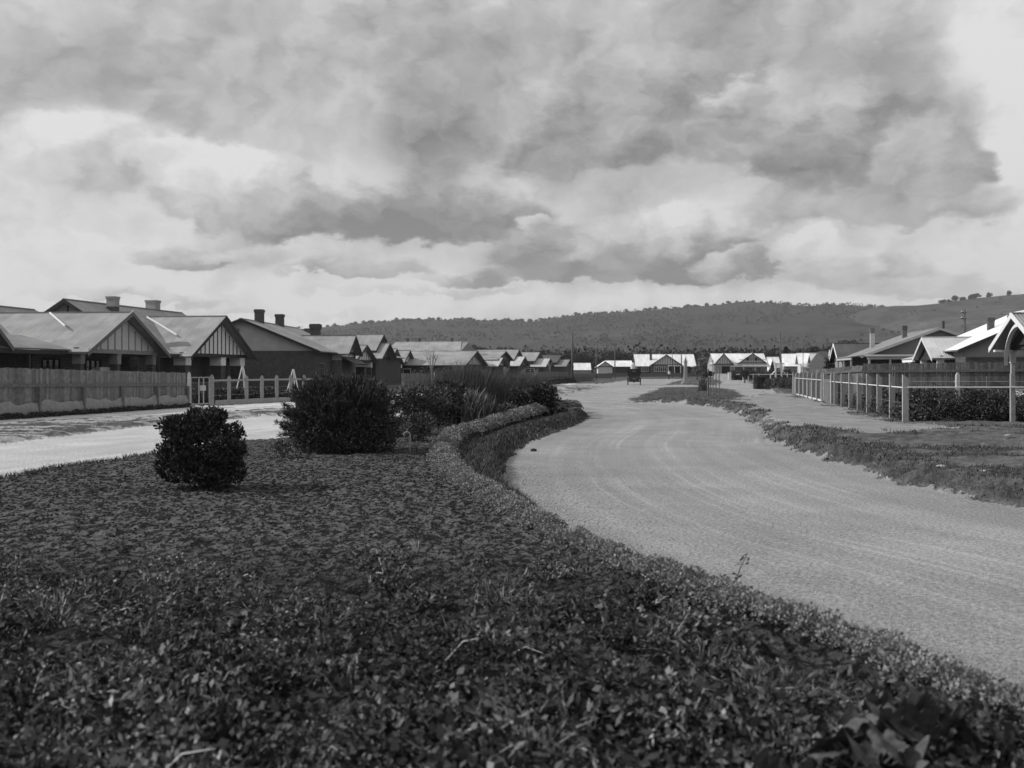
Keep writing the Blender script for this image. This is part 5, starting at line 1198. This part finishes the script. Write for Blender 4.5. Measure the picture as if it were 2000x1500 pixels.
def tree(px, D, top, r, label, kind='round', n=1500, size=.35, seed=1, m=None, trunk_h=None, grp='trees rising behind the houses', zb=0, name='tree'):
    x = wx(px, D); rt = thing(name, (x, D, zb), label, 'tree', grp); m = m or LEAF_FAR
    h = top-zb; rz = (h*.42 if trunk_h is None else (h-trunk_h)/2)
    mb = MB(); c = h-rz
    mb.tube([(x, D, zb-.3), (x+.1*r, D, zb+c*.6), (x, D, zb+c)], [r*.10+.06, r*.08+.04, r*.05+.02], 6)
    for k in range(5): a = k*1.3+seed; mb.tube([(x, D, zb+c*.55), (x+r*.55*math.cos(a), D+r*.55*math.sin(a), zb+c+rz*.3)], [r*.05+.03, .03], 4)
    mb.build('trunk', BARK, rt)
    if kind == 'cone': V, F = crown_mesh('', (r, r, rz*1.0), n, size, seed, 26, m, cone=True, sub_r=.5)
    else: V, F = crown_mesh('', (r, r, rz), n, size, seed, 16, m)
    np_mesh('crown', V+np.array([x, D, zb+c+(rz*.05)]), F, m, rt); return rt
tree(1632, 118, 3.55, 1.5, 'dark dense round garden tree in front of the pale hipped roof', n=6000, size=.2, seed=3, m=LEAF, trunk_h=.3, grp=None)
tree(1361, 190, 2.9, .8, 'young leafy tree standing left of the pale side path', n=1100, size=.16, seed=4, m=LEAF_L, trunk_h=.6, grp=None)
tree(1345, 330, 6.0, 3.0, 'pale feathery tree between the two bungalows closing the street', n=2500, size=.35, seed=5, m=mat('leaf_pale_far', .17, .9, .1, .3, .5, kind='leaf'), trunk_h=1.5, grp=None)
tree(1377, 320, 6.6, 2.6, 'second pale feathery tree close to the small striped gable', n=2200, size=.35, seed=6, m=MATS['leaf_pale_far'], trunk_h=1.5, grp=None)
tree(1256, 345, 3.4, 1.2, 'small dark bush tree beside the white pyramid roof', n=900, size=.25, seed=7, trunk_h=.5, grp=None)
tree(1454, 150, 1.75, .75, 'small round headed garden tree behind the white rail fence', n=1500, size=.13, seed=8, m=LEAF, trunk_h=.75, grp=None)
for px, D, tp, r, kd, lab in ((1120,420,9.0,6.5,'round','dark spreading tree above the far end of the left row'),(1140,440,9.5,6,'round','rounded dark tree immediately right of the first tall pole'),(1097,430,8.6,5,'round','dark tree showing over the last left roofs'),
                            (1196,420,9.6,6,'round','broad dark tree behind the pyramid roofed bungalow'),(1222,430,9.0,5.5,'round','dark tree between pyramid roof and the street closing bungalow'),(1262,440,9.6,7.5,'round','wide dark tree over the left of the street closing bungalow'),
                            (1305,430,8.6,2.4,'cone','slim dark conifer behind the broad gable, left of a pair'),(1331,420,9.0,3.2,'cone','fuller conifer behind the broad gable, right of a pair'),(1320,440,8.0,2,'cone','smallest conifer between its two neighbours'),
                            (1402,400,9.0,6,'round','dome shaped dark tree over the small striped gable'),(1363,520,9.0,2,'cone','tiny conifer standing in the gap between the two bungalows'),(1437,460,8.4,2,'cone','little conifer peeping over the double gabled roof'),
                            (1487,470,8.8,4,'round','dim tree above the right end of the double gabled roof'),(1505,430,9.2,4,'round','dark tree close behind the tall leaning pole'),(1535,360,9.4,2.4,'cone','pointed dark conifer right of the tall leaning pole'),
                            (1581,330,9.0,5,'round','dark tree behind the brightest low roofs'),(1602,330,9.4,4.5,'round','dark tree left of the pale capped chimney'),(1652,300,10.6,6.5,'round','biggest dark tree, over the roofs left of the right hand bungalows'),(1678,310,8.0,3.4,'round','lower dark tree trailing from the biggest one'),
                            (932,300,9.2,4.0,'round','dark tree crown above the right end of the great roof'),(1052,370,9.3,4.4,'round','dark tree crown over the stepped pale roofs'),(1012,420,8.6,3.5,'round','small dark crown beyond the left row'),(1080,400,8.0,3.5,'round','low dark crown near the last darkest bungalow')):
    tree(px, D, tp, r, lab, kd, n=4200, size=.42, seed=px, trunk_h=1.5 if kd == 'round' else .8)
# a belt of far trees along the foot of the hills
parts = []
for i in range(380):
    D = random.uniform(440, 820); x = wx(random.uniform(960, 1740), D); r = random.uniform(3.2, 7.5); zb = max(D-430, 0)*.012
    P, d = blob_points(130, (x, D, zb+r*.8), (r*1.2, r, r*.85), .3, seed=i % 40+1); parts.append(leaf_quads(P, RNG.uniform(.8, 1.9, len(P)), .8, .2, d))
V, F = merge(parts); o = np_mesh('woodland', V, F, LEAF_FAR, loc=(0, 480, 0)); tag(o, 'dark belt of trees across the plain below the hills', 'woodland', kind='stuff')
parts = []
for hi_, (HVv, sv) in enumerate(HV):
    cnt = (9000, 220)[hi_]; got = 0
    while got < cnt:
        a = int(RNG.integers(10, int(HVv.shape[0]*.79))); b_ = int(RNG.integers(0, HVv.shape[1])); p = HVv[a, b_]
        if hi_ == 0 and float(fbm(np.array(p[0]/160), np.array(p[1]/260), 99, 3)) < .47+.1*(RNG.uniform()-.5): got += .15; continue
        r = RNG.uniform(3, 6.5); q = 9; d = RNG.normal(size=(q, 3)); d /= np.linalg.norm(d, axis=1)[:, None]
        parts.append(leaf_quads(p[None]+d*r*[.9, .9, .5]+[0, 0, r*.35], np.full(q, r*.9), .8, .1, d)); got += 1
V, F = merge(parts); o = np_mesh('hill_scrub', V, F, mat('leaf_hill', .062, .9, .1, .3, .5, kind='board'), loc=(0, 900, 0)); tag(o, 'scattered trees and scrub dotting the slopes of the hills', 'scrub', kind='stuff')
# crest trees
protos = []
def crest(px, prof, D1, s, lab, grp, k):
    x = wx(px, D1); z = (HY-np.interp(px, prof[0], prof[1]))/FPX*D1+EYE-4
    if len(protos) < 5:
        r = thing('ridge_tree', (x, D1, z), lab, 'tree', grp); rr = 8.5
        mb = MB(); mb.tube([(x, D1, z-6), (x+.6, D1, z+6), (x, D1, z+9)], [1.1, .8, .5], 5); mb.build('trunk', BARK, r)
        V, F = crown_mesh('', (rr, rr*.8, rr*.55), 420, 2.6, 40+len(protos), 9, LEAF_FAR, sub_r=.5); np_mesh('crown', V+np.array([x, D1, z+10]), F, LEAF_FAR, r); protos.append(r); o = r
    else:
        o = copy_tree(protos[k % 5]); o.location = (x, D1, z); tag(o, lab, 'tree', grp)
    o.scale = (s*random.uniform(.8, 1.3), s, s*random.uniform(.85, 1.15)); o.rotation_euler.z = random.uniform(0, 6.3) if len(protos) >= 5 else 0
CR = [(1842,1.0,'second'),(1853,.8,'smallest'),(1866,.95,'leaning'),(1880,.9,'low'),(1896,1.0,'broad'),(1906,1.25,'tallest'),(1932,1.0,'lone round'),(1972,.95,'rightmost')]
for i, (px, s, w) in enumerate(CR): crest(px, HR_, 2290, s*1.0, '%s tree of the few standing on the bare right hand skyline' % w, 'trees on the bare right hand skyline', i)
px = 640; i = 0
GL = 'one of many small trees lining the long dark skyline'
while px < 1800:
    crest(px, HM, 2990, random.uniform(.55, 1.0)*(1.1 if px < 1100 else .95), GL, 'trees along the long dark skyline', i); i += 1
    px += random.choice([5, 6, 7, 9, 12, 8]) if px < 1080 else random.choice([6, 8, 11, 16])
# bare street trees
def bare(px, D, h, label, fork=.5, seed=1, stake=False, nb=7, spread=.55):
    rg = random.Random(seed); x = wx(px, D); z = gz(x, D); r = thing('bare_street_tree', (x, D, z), label, 'tree', 'bare young street trees')
    mb = MB(); f = h*fork; mb.tube([(x, D, z-.05), (x+.03, D, z+f*.5), (x, D, z+f)], [.045, .04, .035], 6); mb.build('trunk', mat('young_bark', .20, lo=(30, .2)), r)
    mb = MB()
    for k in range(nb):
        a = k*2.4+seed; q = spread*rg.uniform(.5, 1); e = (x+q*math.cos(a), D+q*math.sin(a)*.7, z+h*rg.uniform(.82, 1.02)); m = (x+q*.6*math.cos(a), D+q*.5*math.sin(a), z+f+(h-f)*.45)
        mb.tube([(x, D, z+f-.03), m, e], [.022, .016, .007], 4)
        for j in range(3): mb.tube([m, (m[0]+rg.uniform(-.25, .25), m[1]+rg.uniform(-.2, .2), m[2]+rg.uniform(.2, .5))], [.011, .004], 3)
    mb.build('branches', MATS['young_bark'], r)
    if stake: mb = MB(); mb.cbox(x+.15, D-.05, z-.05, z+1.5, .06); o = mb.build('tree_stake', STRAP_M, loc=(x, D, z)); tag(o, 'thin stake leaning by the bare street tree nearest the viewpoint', 'stake')
bare(843, 60, 2.9, 'nearest and tallest bare street tree, thin pale trunk before the great roof', .55, 1, True, 9, .5)
bare(897, 74, 2.2, 'second bare street tree, whose twigs stand against the great roof eave', .5, 2)
bare(948, 84, 1.9, 'third bare street tree, above the broom bush', .5, 3)
for i, (px, D, h) in enumerate(((988, 98, 2.1), (1021, 112, 2.0), (1046, 122, 2.0), (1074, 136, 3.2))):
    bare(px, D, h, ('fourth', 'fifth', 'sixth', 'last and straightest')[i]+' bare street tree counting along the left row fence', .55, 4+i, spread=.4)
mb = MB(); x, y = wx(866, 62), 62; mb.cbox(x, y, -.05, .95, .15); o = mb.build('marker_post', POSTW, loc=(x, y, 0)); tag(o, 'short white post behind the sword leaved clump', 'post')

#@@OBJECTS
# ------------------------------------------------------------------ sapling guard on the centre verge
x0, y0 = g(1395, 775); z = gz(x0, y0)
r = thing('sapling', (x0, y0, z), 'leafy sapling growing inside a guard of tall stakes on the centre verge', 'sapling')
mb = MB(); mb.tube([(x0-.3, y0+.3, z-.05), (x0-.28, y0+.3, z+1.6)], [.03, .012], 5); mb.build('trunk', BARK, r)
V, F = crown_mesh('', (.42, .4, .35), 420, .11, 5, 8, LEAF); np_mesh('crown', V+np.array([x0-.35, y0+.4, z+1.35]), F, LEAF, r)
r = thing('tree_guard', (x0, y0, z), 'guard of tall thin timber stakes round the sapling on the centre verge', 'tree guard')
for px, dy, h in ((1383, .3, 1.75), (1387.5, .9, 1.4), (1392.5, -.3, 2.35), (1398.5, .7, 2.2), (1404.5, 0, 1.85)):
    mb = MB(); mb.cbox(wx(px, y0+dy), y0+dy, z-.05, z+h, .055); mb.build('stake', mat('stake_timber', .22, lo=(30, .2)), r)
mb = MB(); mb.tube([(wx(1383, y0), y0, z+1.2), (wx(1405, y0), y0, z+1.25)], .015, 4); mb.build('tie_wire', WIRE, r)
hedge('shrub', 'dark low shrub left of the staked sapling on the centre verge', [(wx(1370, 88), 88), (wx(1376, 84), 84)], .3, .9, 900, .13, LEAF, 31, 'shrub')
# stone pillar
D = 133; x = wx(1339, D); r = thing('stone_pillar', (x, D, 0), 'tall square stone pillar with dark knob finial on the centre verge', 'pillar')
mb = MB(); mb.cbox(x, D, -.1, .22, .95); mb.cbox(x, D, .222, .36, .7); mb.build('plinth', STONE, r)
mb = MB(); w0, w1 = .21, .17
mb.hexa([(x-w0,D-w0,.362),(x+w0,D-w0,.362),(x+w0,D+w0,.362),(x-w0,D+w0,.362),(x-w1,D-w1,2.72),(x+w1,D-w1,2.72),(x+w1,D+w1,2.72),(x-w1,D+w1,2.72)]); mb.build('shaft', STONE, r)
mb = MB(); mb.cbox(x, D, 2.722, 2.80, .46); mb.cbox(x, D, 2.802, 2.92, .36); mb.build('cap', STONE, r)
mb = MB(); mb.lathe((x, D, 2.921), [(0, .13), (.08, .15), (.2, .10), (.26, .06), (.32, .09), (.4, .07), (.46, .01)], 10); mb.build('finial', TRIM_M, r)
mb = MB(); D = 178; x = wx(1235.5, D); r = thing('white_pillar', (x, D, 0), 'white rounded pillar top with small dark finial showing just over the car hood', 'pillar')
mb.lathe((x, D, 0), [(0, .34), (2.3, .34), (2.55, .40), (2.85, .36), (3.0, .2), (3.05, .1)], 12); mb.build('shaft', TRIM_W, r, smooth=True)
mb = MB(); mb.lathe((x, D, 3.051), [(0, .07), (.1, .12), (.3, .14), (.42, .09), (.5, .02)], 8); mb.build('finial', TRIM_D, r)
# garden tap
D = 20.4; x = wx(801, D); z = gz(x, D); r = thing('garden_tap', (x, D, z), 'bent standpipe tap sticking out of the soil by the largest bush', 'tap')
mb = MB(); mb.tube([(x, D, z-.1), (x, D, z+.36), (x-.02, D, z+.41), (x-.07, D, z+.42), (x-.11, D, z+.40), (x-.12, D, z+.34)], .015, 7); mb.build('pipe', POSTG, r, smooth=True)
mb = MB(); mb.tube([(x-.055, D-.01, z+.43), (x-.055, D-.01, z+.47)], .008, 5); mb.box(x-.085, x-.025, D-.018, D-.004, z+.468, z+.482); mb.build('handle', POSTG, r)

# ------------------------------------------------------------------ motor car, seen from behind
def build_car(px, D):
    cx = wx(px, D); r = thing('motor_car', (cx, D, 0), 'dark open tourer with its hood up driving away along the road', 'car')
    B = lambda a0, a1, b0, b1, z0, z1, M, mi=0: M.box(cx+a0, cx+a1, D+b0, D+b1, z0, z1, mi)
    def hx(M, y0, y1, w0, w1, z0, z1, W0=None, W1=None, mi=0):   # tapering box: widths at bottom/top, front ends W
        W0 = W0 or w0; W1 = W1 or w1
        M.hexa([(cx-w0,D+y0,z0),(cx+w0,D+y0,z0),(cx+W0,D+y1,z0),(cx-W0,D+y1,z0),(cx-w1,D+y0,z1),(cx+w1,D+y0,z1),(cx+W1,D+y1,z1),(cx-W1,D+y1,z1)], mi)
    m = MB(); hx(m, -.35, 1.75, .60, .68, .46, 1.20, .54, .60); hx(m, -.47, -.352, .56, .66, .44, 1.14, .60, .68); m.build('body', BLACK, r)
    m = MB(); hx(m, 1.76, 2.75, .42, .44, .66, 1.12, .34, .36); m.build('bonnet', BLACK, r)
    m = MB(); B(-.40, .40, -.3, 2.8, .52, .60, m); m.build('chassis', BLACK, r)
    m = MB(); hx(m, -.50, -.46, .70, .82, 1.10, 1.80, .70, .82); hx(m, -.50, 1.35, .80, .78, 1.80, 1.92, .72, .68); hx(m, -.46, .5, .805, .805, 1.3, 1.80, .78, .78)
    hood = m.build('hood', CANVAS, r)
    m = MB(); m.tube([(cx-.8, D-.52, 1.86), (cx+.8, D-.52, 1.86)], .05, 6); m.build('hood_bow', CANVAS, hood)
    m = MB(); B(-.20, .20, -.52, -.505, 1.60, 1.68, m); m.build('rear_window', PLATE, hood)
    m = MB(); B(-.56, .56, 1.55, 1.60, 1.17, 1.72, m); m.build('windscreen', GLASS, r)
    m = MB(); B(-.19, .19, -.54, -.515, .72, .80, m); m.build('number_plate', PLATE, r)
    m = MB(); m.tube([(cx-.66, D+.05, .42), (cx+.66, D+.05, .42)], .045, 6); m.ball((cx, D+.05, .42), .14, 8); m.build('rear_axle', BLACK, r)
    m = MB(); B(-.5, -.2, -.45, -.40, .5, .62, m); 
    m = MB(); m.tube([(cx+.35, D-.5, .95), (cx+.35, D-.58, .95)], .05, 8); m.build('tail_lamp', TRIM_M, r)
    for sx in (-1, 1):
        for yy in (.05, 2.55):
            wm = MB(); X = cx+sx*.74; n = 20
            for k in range(n):
                a0, a1 = 2*math.pi*k/n, 2*math.pi*(k+1)/n
                wm.hexa([(X-.05,D+yy+.31*math.cos(a0),.39+.31*math.sin(a0)),(X+.05,D+yy+.31*math.cos(a0),.39+.31*math.sin(a0)),(X+.05,D+yy+.31*math.cos(a1),.39+.31*math.sin(a1)),(X-.05,D+yy+.31*math.cos(a1),.39+.31*math.sin(a1)),
                         (X-.05,D+yy+.39*math.cos(a0),.39+.39*math.sin(a0)),(X+.05,D+yy+.39*math.cos(a0),.39+.39*math.sin(a0)),(X+.05,D+yy+.39*math.cos(a1),.39+.39*math.sin(a1)),(X-.05,D+yy+.39*math.cos(a1),.39+.39*math.sin(a1))])
            w = wm.build('wheel', RUBBER, r)
            sm = MB()
            for k in range(10): a = 2*math.pi*k/10; sm.tube([(X, D+yy, .39), (X, D+yy+.31*math.cos(a), .39+.31*math.sin(a))], .018, 4)
            sm.ball((X, D+yy, .39), .07, 8); sm.build('spokes', SPOKE, w)
            fm = MB(); prev = None
            for k in range(8):
                a0, a1 = math.radians(10+k*20), math.radians(30+k*20); q = .50
                fm.hexa([(X-.075,D+yy+q*math.cos(a0),.39+q*math.sin(a0)),(X+.075,D+yy+q*math.cos(a0),.39+q*math.sin(a0)),(X+.075,D+yy+q*math.cos(a1),.39+q*math.sin(a1)),(X-.075,D+yy+q*math.cos(a1),.39+q*math.sin(a1)),
                         (X-.075,D+yy+(q+.02)*math.cos(a0),.39+(q+.02)*math.sin(a0)),(X+.075,D+yy+(q+.02)*math.cos(a0),.39+(q+.02)*math.sin(a0)),(X+.075,D+yy+(q+.02)*math.cos(a1),.39+(q+.02)*math.sin(a1)),(X-.075,D+yy+(q+.02)*math.cos(a1),.39+(q+.02)*math.sin(a1))])
            fm.build('mudguard', BLACK, r)
        m = MB(); m.box(cx+sx*.72-.13, cx+sx*.72+.13, D+.58, D+2.05, .42, .45); m.build('running_board', BLACK, r)
        m = MB(); m.ball((cx+sx*.33, D+2.95, .95), .12, 8); m.build('headlight', TRIM_M, r)
    return r
car = build_car(1238.5, 127); car.rotation_euler.z = -.113

# ------------------------------------------------------------------ cyclist far down the road
def person(loc, rz, joints, radii, edges, label, shirt=SHIRT, legs=CLOTH):
    me = bpy.data.meshes.new('person'); me.from_pydata(joints, edges, []); o = bpy.data.objects.new('person', me); COL.objects.link(o)
    sk_ = o.modifiers.new('skin', 'SKIN')
    if not me.skin_vertices:
        bpy.context.view_layer.objects.active = o; o.select_set(True); bpy.ops.mesh.customdata_skin_add()
    for i, q in enumerate(radii): me.skin_vertices[0].data[i].radius = (q, q)
    me.skin_vertices[0].data[0].use_root = True
    s = o.modifiers.new('sub', 'SUBSURF'); s.levels = s.render_levels = 1
    dg = bpy.context.evaluated_depsgraph_get(); me2 = bpy.data.meshes.new_from_object(o.evaluated_get(dg)); o.modifiers.clear(); o.data = me2; me2.name = 'person'
    me2.materials.clear()
    for m_ in (SKIN, shirt, legs): me2.materials.append(m_)
    for p in me2.polygons:
        c = p.center; p.material_index = 2 if c.z < 1.0 else (1 if c.z < 1.52 else 0); p.use_smooth = True
    o.location = loc; o.rotation_euler.z = rz; tag(o, label, 'person'); return o
D = 208; x = wx(1307, D); zr = 0
J = [(0,0,1.02),(0,.08,1.28),(0,.16,1.5),(0,.18,1.6),(0,.20,1.74),(0,.2,1.84),
     (.19,.14,1.47),(.27,.34,1.25),(.25,.55,1.12),(-.19,.14,1.47),(-.27,.34,1.25),(-.25,.55,1.12),
     (.11,.02,.98),(.13,.36,.80),(.12,.16,.40),(.12,.30,.34),(-.11,.02,.98),(-.13,.30,.62),(-.12,.12,.24),(-.12,.26,.18)]
Rr = [.15,.15,.14,.06,.10,.08,.07,.05,.04,.07,.05,.04,.10,.075,.05,.045,.10,.075,.05,.045]
E = [(0,1),(1,2),(2,3),(3,4),(4,5),(2,6),(6,7),(7,8),(2,9),(9,10),(10,11),(0,12),(12,13),(13,14),(14,15),(0,16),(16,17),(17,18),(18,19)]
pr = person((x, D, zr), 0, J, Rr, E, 'man in white shirt, dark trousers and hat riding away on a bicycle')
m = MB(); m.lathe((x, D+.2, 1.86), [(0, .19), (.02, .19), (.025, .11), (.11, .10), (.13, .06)], 12); h_ = m.build('hat', CLOTH, None, loc=(0, 0, 0)); h_.parent = pr; h_.location = (-x, -D, 0)
r = thing('bicycle', (x, D, 0), 'dark bicycle under the man in the white shirt', 'bicycle')
for yy in (-.42, .62):
    m = MB(); m.tube([(x, D+yy+.33*math.cos(a*math.pi/8), .35+.33*math.sin(a*math.pi/8)) for a in range(17)], .022, 5, cap=False); w = m.build('wheel', RUBBER, r)
    m = MB()
    for k in range(8): m.tube([(x, D+yy, .35), (x, D+yy+.32*math.cos(k*.785), .35+.32*math.sin(k*.785))], .005, 3)
    m.build('spokes', WIRE, w)
m = MB(); A = (x, D-.42, .35); S_ = (x, D-.10, .88); Bk = (x, D+.02, .32); Hd = (x, D+.48, .92); Fk = (x, D+.62, .35)
for p, q in ((A, S_), (A, Bk), (Bk, S_), (S_, Hd), (Bk, Hd), (Hd, Fk)): m.tube([p, q], .018, 5)
m.build('frame', BLACK, r)
m = MB(); m.tube([(x-.27, D+.42, 1.08), (x-.1, D+.52, 1.05), (x+.1, D+.52, 1.05), (x+.27, D+.42, 1.08)], .014, 5); m.tube([(x, D+.48, .9), (x, D+.52, 1.05)], .016, 5); m.build('handlebar', BLACK, r)
m = MB(); m.ball((x, D-.13, .91), .12, 8, sc=(.8, 1.2, .35)); m.build('saddle', BLACK, r)
# scraps and stones
for i, (px, py, s, lab) in enumerate(((1862, 834, .20, 'crumpled pale cloth lying in the grass before the corner hedge'), (1797, 932, .10, 'flat pale scrap lower on the right verge edge'), (1838, 936, .09, 'small pale stone between two others on the verge edge'),
                                     (1920, 946, .09, 'rightmost small pale stone on the verge'), (1968, 868, .10, 'pale scrap of paper on the bare verge at far right'))):
    x, y = g(px, py); z = gz(x, y)
    s *= .6 if i else 1
    m = MB(); n = 12; vs = [(x, y, z+s*.45)]
    for j in range(2):
        for k in range(n): a = 2*math.pi*k/n; q = s*(.55+.45*j)*random.uniform(.75, 1.2); vs.append((x+q*1.5*math.cos(a), y+q*math.sin(a), z+(s*.32*(1-j))*random.uniform(.5, 1.3)))
    m.add(vs, [(0, 1+k, 1+(k+1) % n) for k in range(n)]+[(1+k, 1+n+k, 1+n+(k+1) % n, 1+(k+1) % n) for k in range(n)]); o = m.build('scrap_of_cloth' if i == 0 else 'scrap_of_paper' if i in (1, 4) else 'stone', PAPER, loc=(x, y, z)); tag(o, lab, 'cloth' if i == 0 else 'scrap' if i in (1, 4) else 'stone')
for px, py, lab in ((1106, 772, 'small dark clod lying on the road near the island tip'), (1042, 881, 'small dark stone on the road by the grassy bank')):
    x, y = g(px, py); m = MB(); m.ball((x, y, .02), .06, 7, sc=(1.3, 1, .7)); o = m.build('stone', mat('dark_stone', .04, lo=(12, .3)), loc=(x, y, 0)); tag(o, lab, 'stone')

# ------------------------------------------------------------------ air
hz = MB(); hz.box(-6000, 6000, -420, 4700, -6, 420); o = hz.build('haze', mat('haze_air', 1.0)); tag(o, 'thin even haze in the air over the plain', 'haze', kind='stuff')
m = bpy.data.materials.new('haze_volume'); m.use_nodes = True; nt = m.node_tree; nt.nodes.clear()
ou = nt.nodes.new('ShaderNodeOutputMaterial'); pv = nt.nodes.new('ShaderNodeVolumePrincipled'); pv.inputs['Color'].default_value = (.85, .85, .85, 1); pv.inputs['Density'].default_value = .00011; pv.inputs['Anisotropy'].default_value = .2
nt.links.new(pv.outputs[0], ou.inputs['Volume']); o.data.materials.clear(); o.data.materials.append(m)
